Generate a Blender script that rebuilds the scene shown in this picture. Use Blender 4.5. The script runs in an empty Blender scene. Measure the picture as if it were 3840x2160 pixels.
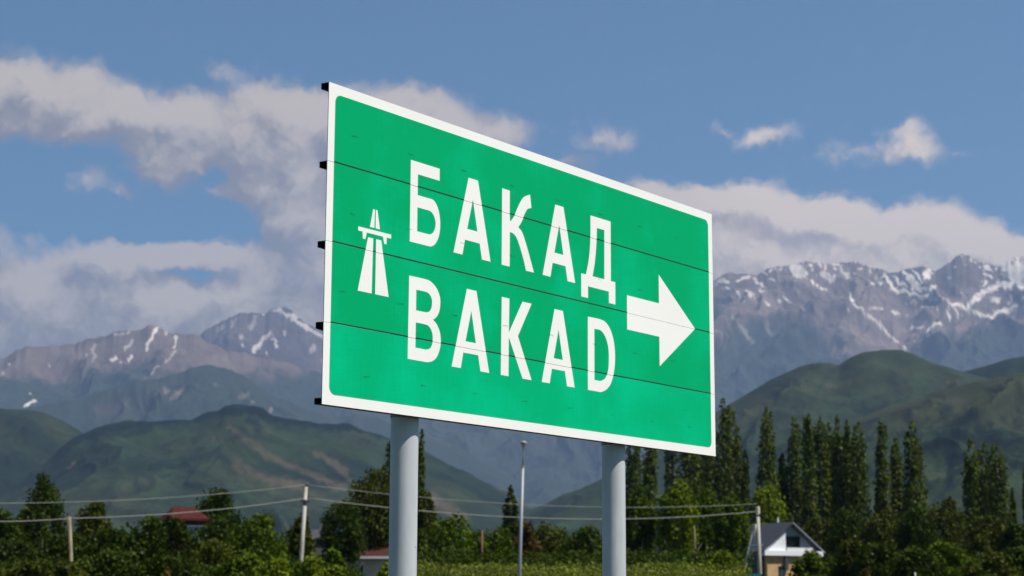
import bpy, bmesh, math, random
import numpy as np
from mathutils import Vector
from mathutils.geometry import tessellate_polygon

R = math.radians
S = bpy.context.scene
COL = S.collection
random.seed(7)
RNG = np.random.default_rng(7)

# ------------------------------------------------------------------ camera, sun, sky, exposure
FPX = 6607.5                       # focal length in pixels of the 3840 px wide photograph
PITCH, ROLL = 0.17586, 0.003758
CAMZ = 1.6
FWD = Vector((0, math.cos(PITCH), math.sin(PITCH)))
U0 = Vector((0, -math.sin(PITCH), math.cos(PITCH)))
RIGHT = math.cos(ROLL) * Vector((1, 0, 0)) + math.sin(ROLL) * U0
UP = -math.sin(ROLL) * Vector((1, 0, 0)) + math.cos(ROLL) * U0
cam_data = bpy.data.cameras.new('camera')
cam = bpy.data.objects.new('camera', cam_data)
COL.objects.link(cam)
from mathutils import Matrix
m3 = Matrix((RIGHT, UP, -FWD)).transposed()
cam.matrix_world = Matrix.Translation((0, 0, CAMZ)) @ m3.to_4x4()
cam_data.sensor_width = 36.0
cam_data.lens = FPX / 3840 * 36.0
cam_data.clip_start = 0.1
cam_data.clip_end = 60000
cam_data.dof.use_dof = True
cam_data.dof.focus_distance = 14.6
cam_data.dof.aperture_fstop = 2.9
S.camera = cam

SUN_AZ_FROM_BACK = 69.0            # degrees to the right of straight behind the camera
SUN_EL = 57.0
az = R(SUN_AZ_FROM_BACK)
sun_dir = Vector((math.sin(az) * math.cos(R(SUN_EL)), -math.cos(az) * math.cos(R(SUN_EL)), math.sin(R(SUN_EL))))
sun_data = bpy.data.lights.new('sun', 'SUN')
sun_data.energy = 5.0
sun_data.angle = R(0.53)
sun_data.color = (1.0, 0.955, 0.89)
sun = bpy.data.objects.new('sun', sun_data)
sun.rotation_euler = sun_dir.to_track_quat('Z', 'Y').to_euler()
sun.location = (30, -20, 60)
COL.objects.link(sun)

S.view_settings.view_transform = 'Standard'
S.view_settings.look = 'None'
S.view_settings.exposure = 0.45
S.view_settings.gamma = 1
S.view_settings.use_curve_mapping = False
S.render.engine = 'CYCLES'
S.cycles.use_denoising = True
S.cycles.max_bounces = 6
S.cycles.diffuse_bounces = 3
S.cycles.volume_bounces = 0
S.cycles.transparent_max_bounces = 8

def pix_dir(px, py):
    return (FWD + RIGHT * ((px - 1920) / FPX) - UP * ((py - 1080) / FPX))
def at(px, py, y):
    """world point that the photograph shows at (px, py), at forward distance y"""
    d = pix_dir(px, py)
    return Vector((d.x / d.y * y, y, CAMZ + d.z / d.y * y))
def azel(px, py):
    d = pix_dir(px, py)
    return math.atan2(d.x, d.y), math.atan2(d.z, math.hypot(d.x, d.y))
def project_np(x, y, z):
    z = z - CAMZ
    dep = x * FWD.x + y * FWD.y + z * FWD.z
    dep = np.maximum(dep, 1e-3)
    u = 1920 + FPX * (x * RIGHT.x + y * RIGHT.y + z * RIGHT.z) / dep
    v = 1080 - FPX * (x * UP.x + y * UP.y + z * UP.z) / dep
    return u, v

# ---- world: Nishita sky with clouds placed by direction
world = bpy.data.worlds.new('World')
S.world = world
world.use_nodes = True
wt = world.node_tree
for n in list(wt.nodes): wt.nodes.remove(n)

class NB:
    """small node-building helper"""
    def __init__(self, tree): self.t = tree
    def new(self, typ, **kw):
        n = self.t.nodes.new(typ)
        for k, v in kw.items(): setattr(n, k, v)
        return n
    def link(self, a, b): self.t.links.new(a, b)
    def put(self, sock, v):
        if isinstance(v, bpy.types.NodeSocket): self.link(v, sock)
        else: sock.default_value = v
    def math(self, op, a, b=0.0, c=0.0, clamp=False):
        n = self.new('ShaderNodeMath', operation=op, use_clamp=clamp)
        self.put(n.inputs[0], a); self.put(n.inputs[1], b); self.put(n.inputs[2], c)
        return n.outputs[0]
    def vmath(self, op, a, b=(0, 0, 0)):
        n = self.new('ShaderNodeVectorMath', operation=op)
        self.put(n.inputs[0], a); self.put(n.inputs[1], b)
        return n.outputs[0]
    def noise(self, vec, scale, detail=4, rough=0.55, dist=0.0, color=False):
        n = self.new('ShaderNodeTexNoise')
        if vec is not None: self.link(vec, n.inputs['Vector'])
        n.inputs['Scale'].default_value = scale; n.inputs['Detail'].default_value = detail
        n.inputs['Roughness'].default_value = rough; n.inputs['Distortion'].default_value = dist
        return n.outputs['Color' if color else 'Fac']
    def mapr(self, v, a, b, c=0.0, d=1.0, smooth=True):
        n = self.new('ShaderNodeMapRange')
        n.interpolation_type = 'SMOOTHSTEP' if smooth else 'LINEAR'
        self.put(n.inputs['Value'], v)
        n.inputs['From Min'].default_value = a; n.inputs['From Max'].default_value = b
        n.inputs['To Min'].default_value = c; n.inputs['To Max'].default_value = d
        return n.outputs[0]
    def mix(self, f, a, b, blend='MIX'):
        n = self.new('ShaderNodeMix', data_type='RGBA', blend_type=blend)
        self.put(n.inputs[0], f)
        self.put(n.inputs[6], a if isinstance(a, bpy.types.NodeSocket) else (*a[:3], 1))
        self.put(n.inputs[7], b if isinstance(b, bpy.types.NodeSocket) else (*b[:3], 1))
        return n.outputs[2]

# (centre x, centre y, half width, half height, density), in the 2576 px wide view of the photograph
BLOBS = [
 (20,215,150,95,1),(170,245,150,85,1),(215,185,40,45,.5),(300,290,190,85,1),(430,310,160,70,1),(520,320,150,80,.9),(60,320,130,45,.8),(220,325,90,40,.5),
 (640,250,110,80,.8),(560,180,55,28,.45),(720,290,110,85,.9),(760,360,150,110,1),(600,380,140,60,.9),(700,480,150,80,1),(600,470,80,60,.8),(740,555,90,45,.9),
 (400,400,95,46,1.3),(500,400,40,30,.5),(430,445,70,45,.9),(660,420,150,90,.8),
 (880,300,140,90,1),(980,300,150,90,1),(1090,320,160,90,1),(1220,335,130,55,.8),(1300,345,60,30,.4),
 (215,460,75,48,.62),(318,488,46,30,.6),(20,610,60,60,.5),(90,600,30,22,.35),
 (140,700,170,80,.9),(250,650,120,50,.9),(360,645,140,45,.9),(480,640,130,38,.9),(580,640,110,42,.9),(370,720,100,70,1),(160,800,300,110,1.1),(450,800,260,110,1.0),(40,760,120,80,.8),
 (600,735,150,70,.9),(740,660,110,130,1),(760,780,160,110,1.1),(640,820,200,90,1),(860,700,200,200,1),(0,880,250,120,.9),
 (1390,330,18,14,.35),(1495,345,60,52,.62),(1570,350,55,36,.62),(1815,316,26,18,.6),(1885,335,55,32,.75),(1955,340,70,34,.6),
 (2290,355,72,52,.8),(2330,385,50,35,.45),(2290,318,40,20,.35),(2150,388,120,34,.58),(2410,385,50,20,.3),
 (1425,405,70,22,.6),(1630,470,60,24,.7),(1700,500,90,42,.9),(1790,500,70,46,.9),(1860,510,80,52,1),(1950,515,90,56,1),(2030,540,80,45,.9),(2110,545,70,55,.9),(2200,560,100,50,.9),(2330,550,90,60,1),(2420,575,80,60,.95),(2500,620,90,60,1),
 (1850,610,180,100,1.1),(2050,640,220,100,1.1),(2260,640,200,90,1.1),(2420,680,200,80,1.1),(2560,660,80,60,.8),(1700,600,150,120,1),(1900,700,400,80,1),
 (560,435,60,38,-.9),(330,560,260,42,-1.0),(450,690,120,22,-.7),(170,392,150,20,-.8),(60,430,80,60,-.4),(560,560,90,60,-.8),(250,540,200,40,-.6),(30,285,60,30,-.4),(640,520,60,30,-.3),
 (1060,380,200,40,-.0),
 # beyond the frame
 (-150,260,180,110,1),(-380,340,200,90,.9),(-250,720,300,110,1),(-600,650,260,90,1),(2800,560,180,110,1),(3050,640,240,120,1),(2900,300,120,60,.7),(3350,420,260,80,.8),
 (-900,420,260,110,.8),(3700,600,300,140,1),(1250,600,500,160,1),(1100,800,500,120,1),
]
PX = 1.4907
nb = NB(wt)
grp = bpy.data.node_groups.new('cloud_field', 'ShaderNodeTree')
grp.interface.new_socket('Vector', in_out='INPUT', socket_type='NodeSocketVector')
grp.interface.new_socket('Value', in_out='OUTPUT', socket_type='NodeSocketFloat')
g = NB(grp)
gi = g.new('NodeGroupInput'); go = g.new('NodeGroupOutput')
total = None
for (bx, by, rx, ry, amp) in BLOBS:
    a_, e_ = azel(bx * PX, by * PX)
    mp = g.new('ShaderNodeMapping', vector_type='TEXTURE')
    mp.inputs['Location'].default_value = (math.degrees(a_), math.degrees(e_), 0)
    k = math.degrees(PX / FPX) * 1.32
    mp.inputs['Scale'].default_value = (rx * k, ry * k, 1)
    g.link(gi.outputs[0], mp.inputs['Vector'])
    gr = g.new('ShaderNodeTexGradient', gradient_type='SPHERICAL')
    g.link(mp.outputs[0], gr.inputs[0])
    total = g.math('MULTIPLY_ADD', gr.outputs['Fac'], amp, total if total is not None else 0.0)
g.link(total, go.inputs[0])

tc = nb.new('ShaderNodeTexCoord')
sep = nb.new('ShaderNodeSeparateXYZ'); nb.link(tc.outputs['Generated'], sep.inputs[0])
X, Y, Z = sep.outputs
azd = nb.math('MULTIPLY', nb.math('ARCTAN2', X, Y), 57.29578)
hyp = nb.math('SQRT', nb.math('ADD', nb.math('MULTIPLY', X, X), nb.math('MULTIPLY', Y, Y)))
eld = nb.math('MULTIPLY', nb.math('ARCTAN2', Z, hyp), 57.29578)
cmb = nb.new('ShaderNodeCombineXYZ'); nb.link(azd, cmb.inputs[0]); nb.link(eld, cmb.inputs[1])
P0 = cmb.outputs[0]
def warp(vec, scale, amt, detail=3):
    c = nb.noise(vec, scale, detail, 0.6, color=True)
    c = nb.vmath('SUBTRACT', c, (0.5, 0.5, 0.5))
    s_ = nb.new('ShaderNodeVectorMath', operation='SCALE'); nb.link(c, s_.inputs[0]); s_.inputs['Scale'].default_value = amt
    v = nb.vmath('ADD', vec, s_.outputs[0])
    return nb.vmath('MULTIPLY', v, (1, 1, 0))
P1 = warp(warp(P0, 0.55, 1.1), 1.7, 0.6, 4)
def field(vec):
    n = nb.new('ShaderNodeGroup'); n.node_tree = grp
    nb.link(vec, n.inputs[0]); return n.outputs[0]
F = field(P1)
F2 = field(nb.vmath('ADD', P1, (0.35, 0.75, 0)))
fine = nb.noise(P0, 1.1, 6, 0.58)
fine2 = nb.noise(P1, 0.75, 5, 0.5)
tiny = nb.noise(P1, 3.4, 5, 0.6)
# clouds elsewhere in the sky, from noise alone
wide = nb.noise(tc.outputs['Generated'], 2.4, 6, 0.6)
far = nb.math('MULTIPLY', nb.mapr(wide, 0.52, 0.72), nb.mapr(nb.math('ABSOLUTE', azd), 24, 34))
Fn = nb.math('ADD', nb.math('ADD', F, far), nb.math('ADD', nb.math('MULTIPLY', nb.math('SUBTRACT', fine, 0.5), 0.85), nb.math('MULTIPLY', nb.math('SUBTRACT', tiny, 0.5), 0.32)))
mask = nb.mapr(Fn, 0.08, 0.95)
mask = nb.math('MULTIPLY', mask, nb.mapr(azd, -3, 4, 0.84, 0.93))
lit = nb.math('SUBTRACT', nb.math('MINIMUM', F, 1.6), nb.math('MINIMUM', F2, 1.6))
lit = nb.math('ADD', nb.math('MULTIPLY', lit, 0.8), nb.math('MULTIPLY', nb.math('SUBTRACT', fine2, 0.48), 2.2))
lit = nb.math('ADD', lit, nb.math('MULTIPLY', nb.math('SUBTRACT', tiny, 0.5), 1.1))
lit = nb.mapr(lit, -0.5, 0.8)
# the bank on the right is a nearer, whiter one
bankw = nb.math('MULTIPLY', nb.mapr(azd, 2, 9), 0.22)
lit = nb.math('ADD', lit, bankw, clamp=True)
CL_D = (0.325, 0.268, 0.245); CL_L = (0.86, 0.70, 0.545)
ccol = nb.mix(lit, CL_D, CL_L)
sky = nb.new('ShaderNodeTexSky', sky_type='NISHITA')
sky.sun_disc = False
sky.sun_elevation = R(SUN_EL)
sky.sun_rotation = math.pi - R(SUN_AZ_FROM_BACK)
sky.altitude = 800; sky.air_density = 1.0; sky.dust_density = 0.3; sky.ozone_density = 1.6
SKY_K = 0.06
skyc = nb.mix(1.0, sky.outputs[0], (0.56, 0.94, 1.07), 'MULTIPLY')
near_bank = nb.mapr(azd, 2, 9)
gain = nb.mix(near_bank, (12.3, 12.3, 12.0), (15.6, 15.4, 14.6))
cl = nb.mix(1.0, ccol, gain, 'MULTIPLY')
fin = nb.mix(mask, skyc, cl)
bg = nb.new('ShaderNodeBackground'); nb.link(fin, bg.inputs[0]); bg.inputs[1].default_value = SKY_K
wo = nb.new('ShaderNodeOutputWorld'); nb.link(bg.outputs[0], wo.inputs[0])
world.cycles.sampling_method = 'MANUAL'
world.cycles.sample_map_resolution = 512

# ------------------------------------------------------------------ helpers
def tag(o, label=None, cat=None, group=None, kind=None):
    if label: o['label'] = label
    if cat: o['category'] = cat
    if group: o['group'] = group
    if kind: o['kind'] = kind
    return o
def empty(name, loc=(0, 0, 0), rz=0.0):
    o = bpy.data.objects.new(name, None); COL.objects.link(o)
    o.location = loc; o.rotation_euler = (0, 0, rz); o.empty_display_size = .3
    return o
def link_mesh(name, me, mat=None, parent=None, smooth=False):
    if mat:
        for m_ in (mat if isinstance(mat, (list, tuple)) else [mat]): me.materials.append(m_)
    if smooth:
        me.polygons.foreach_set('use_smooth', np.ones(len(me.polygons), bool))
    o = bpy.data.objects.new(name, me); COL.objects.link(o)
    if parent: o.parent = parent
    return o
class MB:
    def __init__(self): self.v = []; self.f = []; self.mi = []
    def add(self, vs, fs, mi=0):
        b = len(self.v); self.v += [tuple(p) for p in vs]; self.f += [tuple(b + i for i in f) for f in fs]; self.mi += [mi] * len(fs)
        return self
    def box(self, x0, x1, y0, y1, z0, z1, mi=0):
        vs = [(x, y, z) for z in (z0, z1) for y in (y0, y1) for x in (x0, x1)]
        return self.add(vs, [(0, 2, 3, 1), (4, 5, 7, 6), (0, 1, 5, 4), (1, 3, 7, 5), (3, 2, 6, 7), (2, 0, 4, 6)], mi)
    def tube(self, pts, rads, n=10, cap=True, mi=0):
        pts = [Vector(p) for p in pts]
        if not hasattr(rads, '__len__'): rads = [rads] * len(pts)
        vs = []
        for i, p in enumerate(pts):
            d = (pts[min(i + 1, len(pts) - 1)] - pts[max(i - 1, 0)]).normalized()
            a = Vector((1, 0, 0)) if abs(d.x) < .8 else Vector((0, 1, 0))
            u = d.cross(a).normalized(); w = d.cross(u)
            vs += [p + (u * math.cos(t) + w * math.sin(t)) * rads[i] for t in [2 * math.pi * k / n for k in range(n)]]
        fs = [(i * n + k, i * n + (k + 1) % n, (i + 1) * n + (k + 1) % n, (i + 1) * n + k) for i in range(len(pts) - 1) for k in range(n)]
        if cap: fs += [tuple(reversed(range(n))), tuple((len(pts) - 1) * n + k for k in range(n))]
        return self.add(vs, fs, mi)
    def build(self, name, mat=None, parent=None, smooth=False):
        me = bpy.data.meshes.new(name); me.from_pydata(self.v, [], self.f); me.update()
        bm = bmesh.new(); bm.from_mesh(me); bmesh.ops.recalc_face_normals(bm, faces=bm.faces); bm.to_mesh(me); bm.free()
        if any(self.mi): me.polygons.foreach_set('material_index', self.mi)
        return link_mesh(name, me, mat, parent, smooth)

def material(name, color, rough=.6, metal=0.0, noise=None, bump=None, spec=.4):
    """noise=(scale, second colour, low, high); bump=(scale, strength, distance)"""
    m = bpy.data.materials.new(name); m.use_nodes = True
    t = m.node_tree; b = t.nodes['Principled BSDF']; q = NB(t)
    b.inputs['Roughness'].default_value = rough; b.inputs['Metallic'].default_value = metal
    b.inputs['Specular IOR Level'].default_value = spec
    b.inputs['Base Color'].default_value = (*color, 1)
    c = q.new('ShaderNodeTexCoord').outputs['Object']
    if noise:
        sc, c2, lo, hi = noise
        mp = q.new('ShaderNodeMapping'); q.link(c, mp.inputs[0])
        if hasattr(sc, '__len__'): mp.inputs['Scale'].default_value = sc; sc = 1.0
        f = q.mapr(q.noise(mp.outputs[0], sc, 5, .6), lo, hi)
        q.link(q.mix(f, color, c2), b.inputs['Base Color'])
    if bump:
        bn = q.new('ShaderNodeBump'); bn.inputs['Strength'].default_value = bump[1]; bn.inputs['Distance'].default_value = bump[2]
        q.link(q.noise(c, bump[0], 4, .6), bn.inputs['Height']); q.link(bn.outputs[0], b.inputs['Normal'])
    return m

# ---- numpy noise
_perm = np.random.default_rng(3).permutation(512).astype(np.int64)
_perm = np.concatenate([_perm, _perm, _perm])
_ga = np.random.default_rng(4).uniform(0, 2 * np.pi, 512)
_gx, _gy = np.cos(_ga), np.sin(_ga)
def pn(x, y, seed=0):
    xi = np.floor(x).astype(np.int64); yi = np.floor(y).astype(np.int64)
    xf = x - xi; yf = y - yi
    u = xf * xf * xf * (xf * (xf * 6 - 15) + 10); v = yf * yf * yf * (yf * (yf * 6 - 15) + 10)
    def gr(i, j, dx, dy):
        h = _perm[(_perm[(xi + i + seed * 37) & 511] + yi + j + seed * 101) & 511]
        return _gx[h] * dx + _gy[h] * dy
    a = gr(0, 0, xf, yf); b = gr(1, 0, xf - 1, yf); c = gr(0, 1, xf, yf - 1); d = gr(1, 1, xf - 1, yf - 1)
    return ((a + (b - a) * u) + ((c + (d - c) * u) - (a + (b - a) * u)) * v) * 1.5
def fbm(x, y, o=5, seed=0, gain=.5):
    s = 0; a = 1; t = 0
    for i in range(o):
        s = s + a * pn(x + 13.37 * i + .41, y + 7.71 * i + .23, seed + i); t += a; a *= gain
        x, y = 2.03 * (x * .8 - y * .6), 2.03 * (x * .6 + y * .8)
    return s / t
def ridged(x, y, o=5, seed=0, gain=.5):
    s = 0; a = 1; t = 0; w = 1
    for i in range(o):
        n = 1 - np.abs(pn(x * 2.03 ** i + 13.37 * i + .41 + .15 * y * i, y * 2.03 ** i + 7.71 * i + .23, seed + i)) * 1.6
        n = np.clip(n, 0, 1) ** 2 * w; w = np.clip(n * 1.6, 0, 1)
        s = s + a * n; t += a; a *= gain
    return s / t
def sstep(x, a, b):
    t = np.clip((x - a) / (b - a), 0, 1); return t * t * (3 - 2 * t)

# ------------------------------------------------------------------ terrain
def terrain_material(name, scale, amt=.35, bump=0.0):
    m = bpy.data.materials.new(name); m.use_nodes = True
    q = NB(m.node_tree); b = m.node_tree.nodes['Principled BSDF']
    b.inputs['Roughness'].default_value = .95; b.inputs['Specular IOR Level'].default_value = .05
    at_ = q.new('ShaderNodeAttribute', attribute_name='tint')
    geo = q.new('ShaderNodeNewGeometry')
    f = q.noise(geo.outputs['Position'], scale, 6, .65)
    k = q.mapr(f, .3, .7, 1 - amt, 1 + amt, False)
    cc = q.new('ShaderNodeCombineColor')
    for i in range(3): q.link(k, cc.inputs[i])
    q.link(q.mix(1.0, at_.outputs['Color'], cc.outputs[0], 'MULTIPLY'), b.inputs['Base Color'])
    return m
M_MOUNT = terrain_material('mountain_rock', .004, .22)
M_HILL = terrain_material('hill_grass', .012, .4)

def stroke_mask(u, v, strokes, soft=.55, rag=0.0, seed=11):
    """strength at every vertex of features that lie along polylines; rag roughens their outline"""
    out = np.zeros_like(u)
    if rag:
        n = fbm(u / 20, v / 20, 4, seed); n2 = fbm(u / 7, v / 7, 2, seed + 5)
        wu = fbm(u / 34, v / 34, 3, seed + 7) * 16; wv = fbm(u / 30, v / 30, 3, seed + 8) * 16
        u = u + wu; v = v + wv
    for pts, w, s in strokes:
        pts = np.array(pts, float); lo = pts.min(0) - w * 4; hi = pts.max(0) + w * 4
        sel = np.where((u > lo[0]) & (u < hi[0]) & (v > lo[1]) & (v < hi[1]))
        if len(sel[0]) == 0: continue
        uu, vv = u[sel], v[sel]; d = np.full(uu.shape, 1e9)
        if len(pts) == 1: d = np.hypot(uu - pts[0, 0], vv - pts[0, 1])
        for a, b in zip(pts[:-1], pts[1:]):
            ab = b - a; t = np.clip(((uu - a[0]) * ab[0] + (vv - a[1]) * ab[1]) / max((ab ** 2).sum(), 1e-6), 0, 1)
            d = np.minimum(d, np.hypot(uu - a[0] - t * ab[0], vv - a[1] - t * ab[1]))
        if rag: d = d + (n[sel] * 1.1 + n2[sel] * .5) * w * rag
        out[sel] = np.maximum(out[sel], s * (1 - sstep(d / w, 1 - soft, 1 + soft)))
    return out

def conv(o, s, pts): return [(o[0] + a / s, o[1] + b / s) for a, b in pts]
Z7 = ((2600, 850), 1.932); Z8 = ((0, 1050), 1.9815); Z1 = ((0, 1400), 1.907); Z2 = ((1200, 1500), 2.147); Z3 = ((2300, 1400), 1.673)
def st(z, items): return [(conv(*z, p), w / z[1], s) for p, w, s in items]

def height_range(name, crest, Rc, depth, back, na, nt, prof, rough, feat, jag, seed, colour, mat, az0=-24, az1=24, spur=.5, base=0.0):
    """a ridge with a front face towards the viewer and a back face, as one heightfield in polar steps"""
    c = sorted(azel(*p) for p in crest)
    ca = np.array([a for a, e in c]); ce = np.array([e for a, e in c])
    A = np.linspace(R(az0), R(az1), na)
    E = np.interp(A, ca, ce)
    k = 3; ker = np.exp(-np.linspace(-1.5, 1.5, 2 * k + 1) ** 2); ker /= ker.sum()
    E = np.convolve(np.pad(E, k, mode='edge'), ker, 'valid')
    L = A * Rc
    E = E + jag * fbm(L / (feat * .45), L * 0 + seed, 5, seed, .6) * .01
    Hc = np.tan(E) * Rc + CAMZ
    nb_ = max(6, nt // 8)
    T = np.concatenate([-np.linspace(1, 0, nb_, endpoint=False), np.linspace(0, 1, nt) ** 1.05])
    AA, TT = np.meshgrid(A, T, indexing='ij')
    RR = np.where(TT >= 0, Rc - TT * depth, Rc - TT * back)
    LL = AA * Rc; DD = TT * depth
    tp = np.clip(TT, 0, 1)
    wx = fbm(LL / feat, DD / feat, 3, seed + 20) * feat * .8
    sp = ridged((LL + wx) / (feat * .8), DD / (feat * 3.2), 5, seed + 1, .55)
    rd = ridged((LL + wx * .5) / (feat * .55), (DD + wx) / (feat * .6), 5, seed + 2, .5)
    def blur(h_, deg):
        w_ = max(1, int(R(deg) / (A[1] - A[0]))); kk = np.hanning(2 * w_ + 3); kk /= kk.sum()
        return np.convolve(np.pad(h_, w_ + 1, mode='edge'), kk, 'valid')
    H0, H1, H2 = Hc[:, None], blur(Hc, .9)[:, None], blur(Hc, 3.2)[:, None]
    crest_h = H0
    HcG = H0 + (H1 - H0) * sstep(tp, .01, .14); HcG = HcG + (H2 - H1) * sstep(tp, .10, .5)
    # spurs wander sideways as they come down
    env = sstep(tp, 0, .12) * (1 - tp) ** .5
    h = HcG * (1 - tp) ** prof + HcG * rough * env * ((sp - .5) * spur + (rd - .4) * (1 - spur)) \
        + HcG * rough * .16 * env * fbm(LL / (feat * .12), DD / (feat * .12), 4, seed + 3)
    lim = (crest_h - CAMZ) / Rc * RR * (1 - .25 * tp) * .998 + CAMZ
    h = np.where(TT > 0, np.minimum(h, lim), h)
    h = np.where(TT < 0, crest_h * (1 + np.minimum(TT, 0)) ** 1.1 * (1 - .06 * (np.abs(TT) > 0)), h)
    h = np.maximum(h, base - 25 + 20 * fbm(LL / 400, DD / 400, 2, 5))
    XX = RR * np.sin(AA); YY = RR * np.cos(AA)
    u, v = project_np(XX, YY, h)
    # slope & hollows
    cav = h - .5 * (np.roll(h, 4, 0) + np.roll(h, -4, 0))
    colr = colour(u, v, LL, DD, tp, h, sp, rd, cav)
    n0, n1 = AA.shape
    co = np.stack([XX, YY, h], -1).reshape(-1, 3)
    idx = np.arange(n0 * n1).reshape(n0, n1)
    q = np.stack([idx[:-1, :-1], idx[:-1, 1:], idx[1:, 1:], idx[1:, :-1]], -1).reshape(-1, 4)
    me = bpy.data.meshes.new(name)
    me.vertices.add(len(co)); me.vertices.foreach_set('co', co.ravel())
    me.loops.add(q.size); me.loops.foreach_set('vertex_index', q.ravel())
    me.polygons.add(len(q)); me.polygons.foreach_set('loop_start', np.arange(0, q.size, 4)); me.polygons.foreach_set('loop_total', np.full(len(q), 4))
    me.update(calc_edges=True)
    at_ = me.color_attributes.new('tint', 'FLOAT_COLOR', 'POINT')
    at_.data.foreach_set('color', np.concatenate([colr, np.ones((*colr.shape[:2], 1))], -1).reshape(-1))
    o = link_mesh(name, me, mat, None, True)
    if me.polygons[len(q) // 2].normal.z < 0: me.flip_normals()
    return tag(o, kind='structure')

def lerp(a, b, t): return a + (b - a) * t[..., None]
ROCK = np.array([.180, .134, .112]); ROCK2 = np.array([.110, .084, .074]); FOREST = np.array([.026, .038, .028]); SNOW = np.array([.70, .62, .53])
GRASS = np.array([.020, .033, .014]); GRASS2 = np.array([.032, .038, .018]); TAN = np.array([.15, .105, .07]); DARK = np.array([.004, .010, .009])

SNOW_R = st(Z7, [([(735,275),(720,325),(790,345),(760,300)],28,1),([(180,385),(250,390)],12,.9),([(330,385),(400,365)],12,.9),([(440,385),(500,435)],12,.9),([(240,440),(265,455)],9,.9),
 ([(320,470),(345,515)],7,.8),([(370,550)],7,.8),([(390,470),(430,500)],12,.7),([(485,460),(500,470)],9,.9),([(525,545),(545,560)],8,.8),([(655,515),(700,545)],8,.9),([(620,548)],9,.9),([(435,520)],8,.8),([(550,380),(585,382)],6,.7),
 ([(860,395),(860,430)],7,.8),([(900,430)],13,.95),([(925,455),(965,470)],10,.95),([(780,590),(800,620)],8,.6),([(940,340),(1000,380)],20,.6),([(890,240),(930,290)],10,.8),([(1020,270),(1080,300)],11,.85),([(1080,310),(1120,370)],14,.7),([(1170,260)],13,.8),([(1200,305)],9,.8),
 ([(1270,300),(1290,330)],8,.8),([(1300,410)],11,.8),([(1350,405)],14,.9),([(1320,375)],9,.8),([(1410,375),(1440,450)],16,.95),([(1470,380),(1540,430)],14,.95),([(1520,320),(1600,410),(1650,450)],15,1),([(1590,320),(1660,400)],11,.95),([(1705,320),(1690,360)],20,.95),
 ([(1460,455),(1560,480),(1750,520)],12,.95),([(1600,440),(1690,460)],17,1),([(1700,500),(1750,430)],14,.95),([(1800,525),(1860,550),(1950,580),(2000,630)],10,.95),([(1850,590)],8,.8),([(1840,610),(1860,655)],12,.95),
 ([(2000,560),(1990,600),(2050,630),(2160,650),(2250,610),(2330,575)],14,1),([(2010,550),(2100,480),(2200,430),(2300,410)],20,1),([(2280,560),(2300,500)],10,.95),([(2160,540),(2210,530)],13,.95),
 ([(2230,250),(2300,300),(2330,370),(2396,360)],48,1),([(2100,280),(2160,320)],10,.9),([(2120,340),(2160,370)],10,.9),([(2110,390),(2090,430)],12,.9),([(2350,230),(2360,300)],14,1),([(2340,420),(2396,440)],22,1),([(2396,300),(2700,360),(3000,300)],60,1),([(2400,520),(2600,560)],20,.9),
 ([(1890,300)],11,.8),([(1850,370)],10,.7),([(1940,470)],9,.8),([(1135,495),(1160,545),(1230,615),(1310,680),(1400,765)],9,1),([(1400,765),(1480,830)],6,.85),([(1540,875)],10,.9),
 ([(1280,600),(1360,585)],9,.8),([(1130,610)],9,.8),([(1440,610),(1480,630)],10,.85),([(1540,575)],9,.8),([(1660,580)],10,.85),([(1770,600)],8,.8),([(1590,740),(1670,730)],10,.95),([(1690,785),(1720,740),(1780,690)],10,.95),([(1590,550),(1620,552)],6,.7),([(1560,645)],7,.7),([(1905,600),(1920,660)],7,.8),([(1950,640)],9,.85),([(2050,715)],8,.8),([(2080,690)],7,.8),
 ([(290,660),(420,830)],14,.22),([(530,690),(560,780)],16,.2)])
SNOW_L = st(Z8, [([(1180,335),(1160,400),(1100,470),(1085,520)],11,.85),([(1310,430),(1290,490)],10,.8),([(1300,540),(1230,610)],9,.5),([(980,450),(930,510)],13,.45),([(1230,390)],12,.5),([(820,595),(870,580)],13,.85),([(955,582)],12,.95),([(900,615)],9,.7),
 ([(70,620)],12,.8),([(180,950),(250,900)],10,.9),([(235,850)],8,.7),([(360,640)],12,.4),([(640,560)],8,.6),([(840,410),(960,385)],9,.35),([(690,600),(700,480)],12,.25),([(1130,690),(1180,640)],7,.4),([(20,690)],16,.4)])
SNOW_F = st(Z8, [([(2010,400),(1960,440),(1890,520)],15,1),([(2030,430),(2060,490)],10,.9),([(1800,430)],18,.6),([(1800,495)],12,.8),([(1980,540)],10,.8),([(2120,395)],10,.8),([(2040,215),(2200,290),(2300,370),(2420,430)],17,.9),([(2000,200),(1960,250)],12,.8),([(2330,490),(2320,530)],14,.5),([(2390,580)],8,.6),
 ([(1760,290),(1720,350)],12,.35),([(1900,270),(1860,360)],14,.35),([(1650,340),(1620,400)],10,.3)])

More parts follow.
